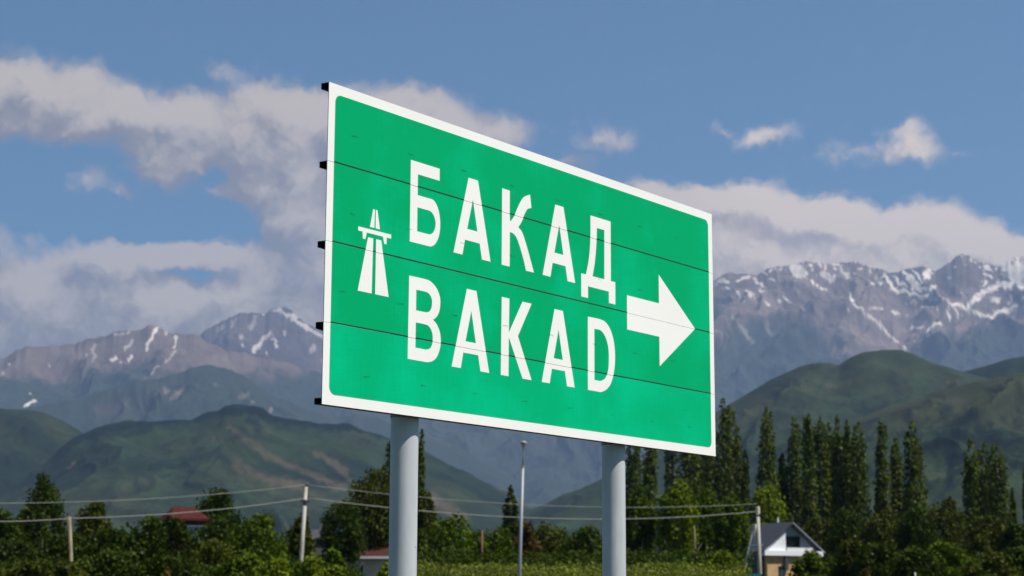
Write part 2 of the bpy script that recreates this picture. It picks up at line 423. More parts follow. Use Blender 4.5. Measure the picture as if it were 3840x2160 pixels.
def col_mount(snow, treeline, seed, sn_auto=0.0, brown=1.0):
    def f(u, v, L, D, t, h, sp, rd, cav):
        n = fbm(L / 900, D / 900, 5, seed); n2 = fbm(L / 120, D / 260, 4, seed + 9)
        c = lerp(ROCK * brown, ROCK2 * brown, sstep(n + n2 * .5, -.25, .3))
        c = lerp(c, c * 1.25, sstep(n2, .1, .5))
        tl = treeline(u)
        fo = sstep((v - tl) / 130 + n * 1.4 + n2 * .5, -.45, .55)
        c = lerp(c, np.broadcast_to(FOREST, c.shape), fo * .93)
        s = stroke_mask(u, v, snow, .35, .9, seed)
        if sn_auto:
            sp_ = fbm(u / 17 + 3, v / 15, 4, seed + 4) + .35 * fbm(u / 120, v / 60, 2, seed + 6) - (v - 1040) / 420 + np.clip((u - 3300) / 2600, 0, .12) - .35 * np.exp(-((u - 3560) / 130) ** 2)
            s = np.maximum(s * (.75 + .25 * sstep(n2, -.3, .1)), sn_auto * sstep(sp_, .33, .44))
        return lerp(c, np.broadcast_to(SNOW, c.shape), s)
    return f

crestR = conv(*Z7, [(155,365),(255,315),(330,322),(420,325),(500,290),(610,262),(700,245),(790,240),(815,222),(900,220),(960,230),(1030,245),(1110,238),(1190,240),(1230,265),(1340,275),(1450,298),(1530,300),(1640,300),(1745,310),(1790,280),(1830,245),(1870,232),(1900,205),(1945,180),(1975,190),(2000,183),(2060,225),(2150,242),(2220,240),(2270,215),(2340,195),(2396,180),(2700,120),(3200,230),(4000,300)])
crestR = [(-900,1700),(300,1620),(1000,1500),(1400,1300),(1700,1180),(2000,1100),(2300,1060),(2500,1050)] + crestR
height_range('snow_mountain_range', crestR, 17500, 6000, 2500, 1500, 380, 1.1, .16, 1700, .9, 1,
             col_mount(SNOW_R, lambda u: np.interp(u, [2600, 2900, 3300, 3500, 3840], [1190, 1250, 1290, 1260, 1240]), 30, .85), M_MOUNT, az0=-12, spur=.6)
crestF = conv(*Z8, [(1200,560),(1430,440),(1490,410),(1540,370),(1640,330),(1700,290),(1800,270),(1900,250),(1975,235),(2005,195),(2050,212),(2090,222),(2200,280),(2300,340),(2420,410),(2700,560),(3200,700),(4000,800)])
height_range('far_mountain_peak', [(-900,1400)] + crestF, 20500, 4500, 2000, 800, 240, 1.1, .125, 1500, .9, 2,
             col_mount([(a, b, c * .7) for a, b, c in SNOW_F], lambda u: u * 0 + 1500, 31, 0, .62), M_MOUNT, az0=-18, az1=3)
crestL = conv(*Z8, [(-1500,700),(-600,600),(0,560),(60,545),(130,515),(300,500),(420,485),(560,465),(640,430),(780,425),(860,395),(960,380),(1050,350),(1120,322),(1200,330),(1260,365),(1330,380),(1390,410),(1480,430),(1560,470),(1700,520),(1900,545),(2100,600),(2390,700),(2700,780),(3200,900),(3800,1000)])
height_range('brown_mountain_ridge', crestL, 15500, 5000, 2000, 1300, 340, 1.1, .16, 1500, .8, 3,
             col_mount(SNOW_L, lambda u: np.interp(u, [0, 400, 700, 1000, 1300], [1430, 1385, 1380, 1350, 1400]), 32, 0, .74), M_MOUNT, az1=6)
crestM = conv(*Z8, [(-1500,1000),(-200,1000),(200,960),(450,900),(700,840),(900,790),(1150,745),(1250,715),(1400,650),(1540,620),(1680,640),(1800,690),(1900,770),(2050,880),(2300,960),(2560,1000),(3000,1080),(3400,1240),(3900,1500)])
PATCH = st(Z8, [([(1230,820)],18,.5),([(1350,815),(1280,880)],17,.5),([(1600,780)],14,.4),([(1780,870),(1850,850)],15,.5),([(1880,910)],14,.6),([(2015,965)],15,.8),([(870,935)],9,.3),([(860,980),(960,900)],10,.2),([(1460,980)],12,.25)])
def col_mid(u, v, L, D, t, h, sp, rd, cav):
    n = fbm(L / 700, D / 700, 5, 40)
    c = lerp(np.broadcast_to(FOREST * 1.05, (*u.shape, 3)), np.broadcast_to(ROCK2 * .75, (*u.shape, 3)), sstep(n, .05, .5) * .7)
    return lerp(c, np.broadcast_to(ROCK * 1.3, c.shape), stroke_mask(u, v, PATCH, .6, .6, 3))
height_range('forested_mountain_spur', crestM, 11800, 3000, 1500, 900, 240, 1.15, .18, 1200, .6, 4, col_mid, M_MOUNT, az1=4)

TANL = st(Z1, [([(480,670),(535,635)],13,.9),([(415,705)],10,.7),([(560,580)],8,.5),([(1520,470)],10,.7),([(1640,380),(1800,500),(1950,610),(2150,690),(2479,830)],20,.42),([(1680,650),(1900,760),(2150,800)],30,.38),([(2250,570),(2479,690)],14,.4),([(185,820)],12,.5),([(2300,1100),(2330,1120)],14,.5)]) \
     + st(Z2, [([(900,800),(1000,860),(1150,960)],45,.5),([(1400,690),(1490,720),(1560,790),(1690,860)],8,.6),([(0,440),(130,540),(250,650)],14,.4),([(0,620),(140,720)],22,.3)])
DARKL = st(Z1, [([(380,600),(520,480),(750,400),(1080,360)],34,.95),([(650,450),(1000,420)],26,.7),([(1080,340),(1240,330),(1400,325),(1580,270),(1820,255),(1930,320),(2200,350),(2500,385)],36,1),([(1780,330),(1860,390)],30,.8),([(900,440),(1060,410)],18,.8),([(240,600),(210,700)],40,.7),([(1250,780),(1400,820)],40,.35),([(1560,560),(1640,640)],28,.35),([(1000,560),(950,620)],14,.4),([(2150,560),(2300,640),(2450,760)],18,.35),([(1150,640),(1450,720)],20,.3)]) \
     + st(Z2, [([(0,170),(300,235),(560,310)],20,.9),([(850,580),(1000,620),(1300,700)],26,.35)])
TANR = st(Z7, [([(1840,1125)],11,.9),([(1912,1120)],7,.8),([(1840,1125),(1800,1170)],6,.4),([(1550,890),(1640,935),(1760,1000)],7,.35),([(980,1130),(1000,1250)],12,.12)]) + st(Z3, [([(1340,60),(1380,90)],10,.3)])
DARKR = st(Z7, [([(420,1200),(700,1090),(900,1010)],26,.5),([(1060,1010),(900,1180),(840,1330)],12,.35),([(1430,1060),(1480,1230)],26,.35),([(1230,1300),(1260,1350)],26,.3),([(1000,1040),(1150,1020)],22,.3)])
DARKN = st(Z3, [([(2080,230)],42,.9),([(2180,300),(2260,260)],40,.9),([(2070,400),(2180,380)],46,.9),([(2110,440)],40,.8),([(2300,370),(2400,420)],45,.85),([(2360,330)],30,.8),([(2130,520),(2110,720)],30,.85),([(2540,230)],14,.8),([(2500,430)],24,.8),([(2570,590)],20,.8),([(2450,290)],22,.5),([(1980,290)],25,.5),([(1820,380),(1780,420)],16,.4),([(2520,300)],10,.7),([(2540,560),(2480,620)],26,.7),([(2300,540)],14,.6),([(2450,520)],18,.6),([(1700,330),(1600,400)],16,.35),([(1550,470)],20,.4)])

def col_hill(tan, dark, seed, bush=0.0, gk=1.0):
    def f(u, v, L, D, t, h, sp, rd, cav):
        n = fbm(L / 380, D / 380, 5, seed); n2 = fbm(L / 60, D / 60, 4, seed + 3)
        c = lerp(np.broadcast_to(GRASS * gk, (*u.shape, 3)), np.broadcast_to(GRASS2 * gk, (*u.shape, 3)), sstep(n + n2 * .3, -.1, .45))
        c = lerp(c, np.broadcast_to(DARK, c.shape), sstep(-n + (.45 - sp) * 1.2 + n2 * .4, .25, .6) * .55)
        if bush: c = lerp(c, np.broadcast_to(DARK, c.shape), sstep(fbm(L / 60, D / 110, 3, seed + 8) + n * .4, .28, .42) * bush)
        c = lerp(c, np.broadcast_to(TAN * .8, c.shape), stroke_mask(u, v, tan, .8, .5, seed))
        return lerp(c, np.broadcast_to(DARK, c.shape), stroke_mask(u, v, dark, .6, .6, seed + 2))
    return f
crestB = conv(*Z1, [(-1200,1100),(0,900),(200,730),(300,660),(380,580),(440,520),(520,460),(600,420),(700,390),(800,370),(900,342),(1060,350),(1120,335),(1240,325),(1370,320),(1450,290),(1570,278),(1600,245),(1700,235),(1800,235),(1880,250),(1950,300),(2100,310),(2300,340),(2479,345)]) \
       + conv(*Z2, [(150,185),(330,240),(540,300),(850,420),(1000,500),(1150,560),(1300,640),(1400,680),(1500,730),(1600,800),(1700,860),(1900,960),(2400,1150),(3200,1300),(5000,1400)])
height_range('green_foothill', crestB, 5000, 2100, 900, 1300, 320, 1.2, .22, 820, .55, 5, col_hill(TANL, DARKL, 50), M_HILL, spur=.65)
crestA = conv(*Z1, [(-1500,200),(-400,230),(0,250),(100,250),(200,260),(300,280),(400,310),(480,350),(560,400),(640,480),(760,640),(900,850),(1100,1000),(1800,1200)])
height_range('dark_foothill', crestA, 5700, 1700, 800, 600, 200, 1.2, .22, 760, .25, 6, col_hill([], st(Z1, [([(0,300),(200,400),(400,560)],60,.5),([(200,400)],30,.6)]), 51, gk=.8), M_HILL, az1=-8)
crestC = conv(*Z2, [(-300,1500),(1200,1100),(1650,900),(1800,850),(1950,770),(2100,720),(2270,640),(2500,560)]) + conv(*Z7, [(100,1370),(180,1330),(260,1280),(400,1190),(560,1100),(700,1040),(780,1005),(870,980),(980,978),(1050,1000),(1120,950),(1180,922),(1250,900),(1400,885),(1500,890),(1600,920),(1700,975),(1800,1010),(1940,1050),(2100,1090),(2396,1180),(3000,1400)])
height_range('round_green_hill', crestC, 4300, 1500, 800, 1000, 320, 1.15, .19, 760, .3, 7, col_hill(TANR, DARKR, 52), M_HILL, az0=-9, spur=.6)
crestD = conv(*Z7, [(1500,1250),(1700,1150),(1940,1050),(2100,1010),(2250,960),(2396,930),(2700,880),(3300,900),(4200,960)])
height_range('rear_green_hill', crestD, 4900, 1500, 700, 400, 160, 1.2, .22, 760, .2, 8, col_hill([], [], 53), M_HILL, az0=8)
crestE = conv(*Z7, [(-2500,2600),(-900,2450),(0,2150),(500,1760),(900,1500),(1150,1400),(1300,1340),(1420,1290),(1600,1240),(1750,1190),(1900,1150),(2050,1115),(2200,1090),(2396,1060),(2700,1010),(3300,1000),(4200,1050)])
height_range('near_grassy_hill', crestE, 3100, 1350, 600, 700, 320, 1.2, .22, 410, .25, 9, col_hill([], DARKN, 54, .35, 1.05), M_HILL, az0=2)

# ground sheet
gm = MB()
NR, NA = 40, 64
rad = [0] + [3 * (23000 / 3) ** (i / (NR - 1)) for i in range(NR)]
vs = [(0, 0, 0)]
for r_ in rad[1:]:
    for k in range(NA):
        t_ = 2 * math.pi * k / NA; vs.append((r_ * math.sin(t_), r_ * math.cos(t_), 0))
fs = [(0, 1 + k, 1 + (k + 1) % NA) for k in range(NA)]
for i in range(NR - 1):
    for k in range(NA):
        a_ = 1 + i * NA + k; b_ = 1 + i * NA + (k + 1) % NA
        fs.append((a_, a_ + NA, b_ + NA, b_))
M_GROUND = material('meadow_ground', (.036, .046, .018), .95, noise=(.35, (.06, .055, .03), .4, .7), bump=(3, .5, .1), spec=.1)
tag(gm.add(vs, fs).build('ground', M_GROUND), kind='structure')

# air between the viewer and the mountains
hz = MB().box(-16000, 16000, -1500, 23500, -60, 4700).build('haze')
hm = bpy.data.materials.new('haze_air'); hm.use_nodes = True
for n in list(hm.node_tree.nodes): hm.node_tree.nodes.remove(n)
hq = NB(hm.node_tree)
pv = hq.new('ShaderNodeVolumePrincipled')
HAZE_D = 3.9e-5
pv.inputs['Color'].default_value = (.42, .60, .95, 1)
pv.inputs['Density'].default_value = HAZE_D
pv.inputs['Anisotropy'].default_value = .2
ho = hq.new('ShaderNodeOutputMaterial'); hq.link(pv.outputs[0], ho.inputs['Volume'])
hm.cycles.homogeneous_volume = True
hz.data.materials.append(hm)
tag(hz, kind='stuff')
hz.display_type = 'WIRE'

# ------------------------------------------------------------------ the sign
YAW = 0.63987927
SX, SY = -1.41910272, 13.1298889
SZ = CAMZ + 1.44670527
SW, SH = 5.83099, 2.5
SROT = math.pi / 2 - YAW
sign = empty('road_sign', (SX, SY, 0), SROT)
tag(sign, 'large green motorway direction sign with white border and arrow on two grey posts', 'road sign')

def sheet_material(name, base, second, panelish=.06, spec=.45, rough=.42):
    m = bpy.data.materials.new(name); m.use_nodes = True
    q = NB(m.node_tree); b = m.node_tree.nodes['Principled BSDF']
    b.inputs['Roughness'].default_value = rough; b.inputs['Specular IOR Level'].default_value = spec
    co = q.new('ShaderNodeTexCoord').outputs['Object']
    big = q.mapr(q.noise(co, 1.3, 4, .5), .3, .7)
    mp = q.new('ShaderNodeMapping'); q.link(co, mp.inputs[0]); mp.inputs['Scale'].default_value = (60, 60, 3.5)
    mp.inputs['Rotation'].default_value = (0, R(-7), 0)
    streak = q.noise(mp.outputs[0], 1, 3, .6)
    mp2 = q.new('ShaderNodeMapping'); q.link(co, mp2.inputs[0]); mp2.inputs['Scale'].default_value = (4, 4, 60)
    mp2.inputs['Rotation'].default_value = (0, R(10), 0)
    st2 = q.noise(mp2.outputs[0], 1, 3, .6)
    oi = q.new('ShaderNodeObjectInfo')
    f = q.math('ADD', q.math('MULTIPLY', big, .5), q.math('ADD', q.math('MULTIPLY', q.math('SUBTRACT', streak, .5), .5), q.math('MULTIPLY', q.math('SUBTRACT', st2, .5), .35)), clamp=True)
    f = q.math('ADD', f, q.math('MULTIPLY', q.math('SUBTRACT', oi.outputs['Random'], .5), panelish * 5), clamp=True)
    speck = q.mapr(q.noise(co, 55, 2, .5), .74, .80)
    col = q.mix(f, base, second)
    col = q.mix(q.math('MULTIPLY', speck, .35), col, tuple(c * .55 for c in base))
    q.link(col, b.inputs['Base Color'])
    bn = q.new('ShaderNodeBump'); bn.inputs['Strength'].default_value = .05; bn.inputs['Distance'].default_value = .004
    q.link(q.noise(co, 12, 3, .5), bn.inputs['Height']); q.link(bn.outputs[0], b.inputs['Normal'])
    return m
M_WHITE = sheet_material('white_reflective_sheet', (.85, .82, .755), (.90, .875, .82), .0, .2, .6)
M_GREEN = sheet_material('green_reflective_sheet', (.0, .36, .130), (.0, .56, .270), .12, .04, .6)
M_ALU = material('dull_aluminium', (.16, .16, .155), .5, .6)
M_BEAM = material('dark_steel_channel', (.05, .048, .045), .6, .3, noise=(9, (.03, .025, .02), .4, .7))
M_SEAM = material('joint_shade_and_screw_dark', (.002, .020, .010), .8)  # painted shade of panel joints and beam slot; also colours the screw
M_SCUFF = material('green_scuff', (.002, .16, .07), .7)
M_SCUFFW = material('grey_scuff', (.42, .40, .38), .7)
M_POST = material('grey_painted_post', (.46, .463, .467), .5, 0, noise=((5, 5, 1.1), (.56, .56, .555), .35, .65), bump=(30, .06, .002))

def poly_mesh(outer, holes, y0, y1):
    """a plate with the outline given in the sign plane, from depth y0 (front) to y1 (back)"""
    loops = [outer] + holes
    flat = [p for l in loops for p in l]
    tris = tessellate_polygon([[Vector((p[0], p[1], 0)) for p in l] for l in loops])
    bm = bmesh.new()
    fv = [bm.verts.new((p[0], y0, p[1])) for p in flat]; bv = [bm.verts.new((p[0], y1, p[1])) for p in flat]
    for t in tris:
        try: bm.faces.new([fv[i] for i in t])
        except ValueError: pass
    b = 0
    for l in loops:
        n = len(l)
        for i in range(n):
            j = (i + 1) % n
            bm.faces.new((fv[b + i], fv[b + j], bv[b + j], bv[b + i]))
        b += n
    bmesh.ops.recalc_face_normals(bm, faces=bm.faces)
    return bm
SEAMS = [SZ + .625 * k for k in (1, 2, 3)]
def cut_band(bm, lo, hi):
    for z, keep_up in ((lo, True), (hi, False)):
        if z is None: continue
        bmesh.ops.bisect_plane(bm, geom=bm.verts[:] + bm.edges[:] + bm.faces[:], plane_co=(0, 0, z), plane_no=(0, 0, 1), clear_inner=keep_up, clear_outer=not keep_up)
def bm_obj(name, bm, mat, parent, bevel=0):
    # triangles of the front must face the viewer (-Y)
    for f in bm.faces:
        if abs(f.normal.y) > .9 and f.normal.y > 0: f.normal_flip()
    me = bpy.data.meshes.new(name); bm.to_mesh(me); bm.free()
    return link_mesh(name, me, mat, parent)
def with_gaps(outer, holes, y0, y1, gap):
    """the same plate, cut where it crosses the joints between the panels"""
    zs = [p[1] for p in outer]; out = bmesh.new(); edges = [None] + SEAMS + [None]
    for lo, hi in zip(edges[:-1], edges[1:]):
        if lo is not None and max(zs) < lo: continue
        if hi is not None and min(zs) > hi: continue
        b = poly_mesh(outer, holes, y0, y1)
        cut_band(b, None if lo is None else lo + gap, None if hi is None else hi - gap)
        me = bpy.data.meshes.new('tmp'); b.to_mesh(me); b.free(); out.from_mesh(me); bpy.data.meshes.remove(me)
    return out
def smooth(pts, n=6):
    """points with a third member are on a curve: Catmull-Rom between them"""
    out = []; N = len(pts)
    for i in range(N):
        p1, p2 = pts[i], pts[(i + 1) % N]
        out.append(p1[:2])
        if len(p1) > 2 or len(p2) > 2:
            p0 = pts[i - 1] if len(p1) > 2 else p1; p3 = pts[(i + 2) % N] if len(p2) > 2 else p2
            for k in range(1, n):
                t = k / n
                out.append(tuple(.5 * (2 * p1[a] + (p2[a] - p0[a]) * t + (2 * p0[a] - 5 * p1[a] + 4 * p2[a] - p3[a]) * t * t + (3 * p1[a] - p0[a] - 3 * p2[a] + p3[a]) * t ** 3) for a in (0, 1)))
    return out
def quarter(cx, cz, rx, rz, a0, a1, n=12):
    return [(cx + rx * math.cos(R(a0 + (a1 - a0) * k / n)), cz + rz * math.sin(R(a0 + (a1 - a0) * k / n))) for k in range(n + 1)]
def lift(l): return [(p[0], p[1] + SZ) for p in l]

# panels: white sheet on a folded aluminium tray, green field on it
rr_ = .065
field_outline = lift(quarter(5.751 - rr_, 2.420 - rr_, rr_, rr_, 0, 90) + quarter(.075 + rr_, 2.420 - rr_, rr_, rr_, 90, 180) + quarter(.075 + rr_, .081 + rr_, rr_, rr_, 180, 270) + quarter(5.751 - rr_, .081 + rr_, rr_, rr_, 270, 360))
order = ['lowest', 'second lowest', 'second highest', 'topmost']
for k in range(4):
    lo, hi = SZ + .625 * k, SZ + .625 * (k + 1)
    g0 = .0014 if k else 0; g1 = .0014 if k < 3 else 0
    p = MB()
    p.box(0, SW, -.0002, .006, lo + g0, hi - g1)
    po = p.build('panel', [M_WHITE, M_ALU], sign)
    mi = [0 if f.normal.y < -.9 else 1 for f in po.data.polygons]
    po.data.polygons.foreach_set('material_index', mi)
    b = poly_mesh(field_outline, [], -.0012, .0)
    cut_band(b, lo + g0 if k else None, hi - g1 if k < 3 else None)
    gf = bm_obj('green_field', b, M_GREEN, po)
    if k:   # overlap shadow painted as a dark strip along the panel's lower joint
        MB().box(.076, 5.750, -.0019, -.0013, lo + .0012, lo + .0105).build('joint_shadow_strip', M_SEAM, po)
    # press marks of the backing ribs, in a row
    for j in range(9):
        cx = .305 + .69 * j - .13 * (k == 0) * 0 - (.10 if k == 1 else 0) + (.19 if k == 0 else 0); cz = lo + .255
        if cx > 5.65: continue
        mk = MB(); n_ = random.randint(3, 5)
        for q_ in range(n_):
            a_ = cx - .035 + .07 * q_ / n_ + random.uniform(-.004, .004); w_ = random.uniform(.008, .02); z_ = cz + random.uniform(-.004, .004)
            mk.box(a_, a_ + w_, -.0030, -.0012, z_, z_ + random.uniform(.002, .005))
        mk.build('rib_mark', M_SCUFF, po)

LET = -.0024
def letter(name, outer, holes=(), label=None):
    b = with_gaps(lift(smooth(outer)), [lift(smooth(h)) for h in holes], LET, -.0005, .0016)
    o = bm_obj(name, b, M_WHITE, sign)
    if label: o['label'] = label
    return o
def A_(x, z, row):
    sh = lambda l: [(a + x, b + z) for a, b in l]
    letter('letter', sh([(.195, .676), (.325, .676), (.508, 0), (.388, 0), (.355, .133), (.153, .133), (.120, 0), (0, 0)]), [sh([(.257, .497), (.322, .231), (.181, .231)])], 'white letter A ' + row)
CY, LA = 1.4075, .4500
letter('letter', [(.990, 2.083), (1.363, 2.083), (1.363, 1.980), (1.082, 1.980), (1.082, 1.806)] + quarter(1.262, 1.606, .116, .2, 90, 0)[0:] + quarter(1.238, 1.606, .140, .2, 0, -90)[1:] + [(.990, 1.406)],
       [[(1.081, 1.704)] + quarter(1.227, 1.6045, .091, .0995, 90, -90, 20) + [(1.081, 1.505)]], 'white Cyrillic letter Б')
A_(1.557, CY, 'second in the upper word')
s_ = 1
letter('letter', [(2.225, 2.083), (2.337, 2.083), (2.339, 1.828, s_), (2.371, 1.833, s_), (2.407, 1.873, s_), (2.435, 1.924, s_), (2.500, 2.019, s_), (2.552, 2.069, s_), (2.637, 2.103), (2.657, 1.986), (2.599, 1.965, s_), (2.556, 1.914, s_), (2.514, 1.838, s_), (2.462, 1.778),
       (2.521, 1.741, s_), (2.587, 1.633, s_), (2.697, 1.409), (2.579, 1.408), (2.532, 1.522, s_), (2.450, 1.665, s_), (2.391, 1.708, s_), (2.339, 1.714), (2.338, 1.407), (2.223, 1.407)], [], 'white Cyrillic letter К')
A_(2.829, CY + .002, 'fourth in the upper word')
letter('letter', [(3.592, 2.087), (3.930, 2.087), (3.928, 1.516), (4.003, 1.516), (4.003, 1.302), (3.893, 1.302), (3.892, 1.410), (3.546, 1.410), (3.545, 1.300), (3.436, 1.300), (3.436, 1.516), (3.512, 1.516), (3.552, 1.63, s_), (3.578, 1.76, s_), (3.589, 1.90, s_)],
       [[(3.697, 1.985), (3.822, 1.985), (3.818, 1.516), (3.620, 1.516), (3.652, 1.62, s_), (3.677, 1.75, s_), (3.691, 1.87, s_)]], 'white Cyrillic letter Д')
letter('letter', [(.990, 1.126), (1.212, 1.126, s_), (1.285, 1.108, s_), (1.349, 1.064, s_), (1.384, 1.005, s_), (1.390, .953, s_), (1.378, .887, s_), (1.343, .836, s_), (1.297, .806), (1.345, .777, s_), (1.385, .722, s_), (1.401, .655, s_), (1.394, .589, s_), (1.359, .516, s_), (1.305, .470, s_), (1.236, .450), (.985, .450)],
       [[(1.081, 1.023), (1.205, 1.023, s_), (1.250, 1.009, s_), (1.278, .979, s_), (1.284, .940, s_), (1.275, .897, s_), (1.250, .868, s_), (1.212, .855), (1.081, .855)],
        [(1.080, .756), (1.202, .755, s_), (1.249, .744, s_), (1.286, .706, s_), (1.298, .654, s_), (1.290, .600, s_), (1.263, .566, s_), (1.215, .551), (1.079, .551)]], 'white Latin letter B')
A_(1.547, LA, 'second in the lower word')
letter('letter', [(2.227, 1.126), (2.337, 1.126), (2.331, .828), (2.529, 1.126), (2.663, 1.126), (2.462, .814), (2.664, .450), (2.532, .450), (2.330, .790), (2.328, .450), (2.218, .450)], [], 'white Latin letter K')
A_(2.817, LA, 'fourth in the lower word')
letter('letter', [(3.541, 1.127), (3.765, 1.127, s_), (3.868, 1.095, s_), (3.939, 1.019, s_), (3.980, .914, s_), (3.991, .798, s_), (3.976, .680, s_), (3.927, .562, s_), (3.849, .487, s_), (3.752, .450), (3.538, .450)],
       [[(3.647, 1.026), (3.743, 1.026, s_), (3.815, .989, s_), (3.866, .915, s_), (3.885, .83, s_), (3.885, .743, s_), (3.870, .655, s_), (3.824, .585, s_), (3.747, .552), (3.645, .552)]], 'white Latin letter D')
ar = with_gaps(lift([(4.778, 1.706), (5.456, 1.254), (4.778, .802), (4.778, 1.091), (4.204, 1.091), (4.204, 1.420), (4.778, 1.420)]), [], LET, -.0005, .0013)
bm_obj('arrow', ar, M_WHITE, sign)
for q_ in ([(.539, 1.590), (.559, 1.590), (.556, 1.441), (.504, 1.441)], [(.570, 1.590), (.589, 1.590), (.623, 1.441), (.571, 1.441)],
           [(.484, 1.355), (.545, 1.355), (.538, .915), (.374, .915)], [(.580, 1.355), (.641, 1.355), (.741, .915), (.579, .915)]):
    bm_obj('carriageway_symbol', with_gaps(lift(q_), [], LET, -.0005, .0016), M_WHITE, sign)
bm_obj('bridge_symbol', with_gaps(lift([(.367, 1.422), (.760, 1.422), (.760, 1.389), (.706, 1.389), (.704, 1.334), (.678, 1.334), (.661, 1.389), (.467, 1.389), (.452, 1.334), (.422, 1.334), (.417, 1.389), (.367, 1.389)]), [], LET, -.0005, .0016), M_WHITE, sign)

# channels behind the joints (hat section, open at the ends)
for k in range(5):
    zt = SZ + .625 * k
    if k == 0: outer = [(.0062, zt + .048), (.080, zt + .050), (.080, zt + .001), (.0062, zt + .001)]
    else: outer = [(.0062, zt), (.084, zt + .002), (.084, zt - .046), (.0062, zt - .072)]
    cx = sum(p[0] for p in outer) / 4; cz = sum(p[1] for p in outer) / 4
    inner = [(p[0] + (.004 if p[0] < cx else -.004), p[1] + (.004 if p[1] < cz else -.004)) for p in outer]
    m_ = MB(); x0, x1 = .002, SW - .002
    n = 4
    vs = [(x, p[0], p[1]) for x in (x0, x1) for l in (outer, inner) for p in l]
    fs = []
    for i in range(4):
        j = (i + 1) % 4
        fs += [(i, j, 8 + j, 8 + i), (4 + j, 4 + i, 12 + i, 12 + j), (i, 4 + i, 4 + j, j), (8 + j, 12 + j, 12 + i, 8 + i)]
    bo = m_.add(vs, fs).build('channel_beam', M_BEAM, sign)
    if k == 0:
        MB().tube([(.345, .045, zt - .0005), (.345, .045, zt - .0025)], [.022, .022], 12).build('beam_slot_disc', M_SEAM, sign)  # dark disc painted in for the open slot in the beam's underside

# posts, found from where they stand in the photograph
def local_x_for(px, yb):
    """x along the sign (at depth yb behind it) that appears at column px"""
    lo, hi = -1.0, 7.0
    for _ in range(50):
        mid = (lo + hi) / 2
        wx = SX + math.sin(YAW) * mid - math.cos(YAW) * yb; wy = SY + math.cos(YAW) * mid + math.sin(YAW) * yb
        u, v = project_np(np.array([wx]), np.array([wy]), np.array([SZ - .5]))
        if u[0] < px: lo = mid
        else: hi = mid
    return mid
PB = .088 + .112
for px, rp in ((1514.5, .1125), (2301.5, .1105)):
    lx = local_x_for(px, PB)
    ps = MB().tube([(lx, PB, -.3), (lx, PB, SZ + 2.35)], rp, 128).build('post', M_POST, sign)
    MB().tube([(lx, PB, SZ + 2.35), (lx, PB, SZ + 2.37)], [rp + .004, rp * .9], 32).build('post_cap', M_ALU, ps)
    for k in range(5):
        z_ = SZ + .625 * k + (.025 if k == 0 else -.03)
        MB().tube([(lx, PB, z_ - .018), (lx, PB, z_ + .018)], rp + .004, 32).build('clamp', M_ALU, ps)
    if px < 2000:
        MB().box(lx + .012, lx + .018, PB - rp - .002, PB - rp + .004, SZ - 1.03, SZ - 1.022).build('screw', M_SEAM, ps)

# ------------------------------------------------------------------ vegetation
def leaf_material(name, dark, light, trans=.25):
    m = bpy.data.materials.new(name); m.use_nodes = True
    t = m.node_tree; q = NB(t)
    for n in list(t.nodes): t.nodes.remove(n)
    a = q.new('ShaderNodeAttribute', attribute_name='leaf')
    oi = q.new('ShaderNodeObjectInfo')
    geo = q.new('ShaderNodeNewGeometry')
    nz = q.noise(geo.outputs['Position'], .6, 3, .6)
    f = q.math('ADD', q.math('MULTIPLY', a.outputs['Fac'], .38), q.math('MULTIPLY', q.math('SUBTRACT', nz, .36), 1.9), clamp=True)
    col = q.mix(f, dark, light)
    d = q.new('ShaderNodeBsdfDiffuse'); q.link(col, d.inputs[0])
    tr = q.new('ShaderNodeBsdfTranslucent'); q.link(q.mix(1.0, col, (1.2, 1.1, .5), 'MULTIPLY'), tr.inputs[0])
    gl = q.new('ShaderNodeBsdfGlossy'); gl.inputs['Roughness'].default_value = .45; gl.inputs[0].default_value = (.5, .5, .5, 1)
    mx = q.new('ShaderNodeMixShader'); mx.inputs[0].default_value = trans; q.link(d.outputs[0], mx.inputs[1]); q.link(tr.outputs[0], mx.inputs[2])
    m2 = q.new('ShaderNodeMixShader'); m2.inputs[0].default_value = .008; q.link(mx.outputs[0], m2.inputs[1]); q.link(gl.outputs[0], m2.inputs[2])
    o = q.new('ShaderNodeOutputMaterial'); q.link(m2.outputs[0], o.inputs[0])
    return m
LEAF = {
 'dark': leaf_material('dark_leaves', (.014, .026, .003), (.058, .086, .008)),
 'olive': leaf_material('olive_leaves', (.024, .034, .004), (.100, .115, .014)),
 'mid': leaf_material('green_leaves', (.024, .046, .003), (.110, .160, .010)),
 'bright': leaf_material('yellow_green_leaves', (.042, .070, .004), (.19, .24, .014)),
 'light': leaf_material('pale_green_leaves', (.060, .082, .010), (.22, .255, .045)),
 'poplar': leaf_material('poplar_leaves', (.030, .047, .006), (.120, .150, .022), .3),
 'paler': leaf_material('silver_poplar_leaves', (.03, .045, .022), (.10, .12, .07), .2),
 'rust': leaf_material('rusty_leaves', (.05, .034, .008), (.15, .090, .020)),
}
M_BARK = material('grey_bark', (.11, .085, .06), .9, noise=((2, 2, .5), (.24, .21, .16), .4, .7))
M_BARKP = material('pale_poplar_bark', (.10, .09, .06), .9, noise=((2, 2, .5), (.26, .23, .16), .4, .7))

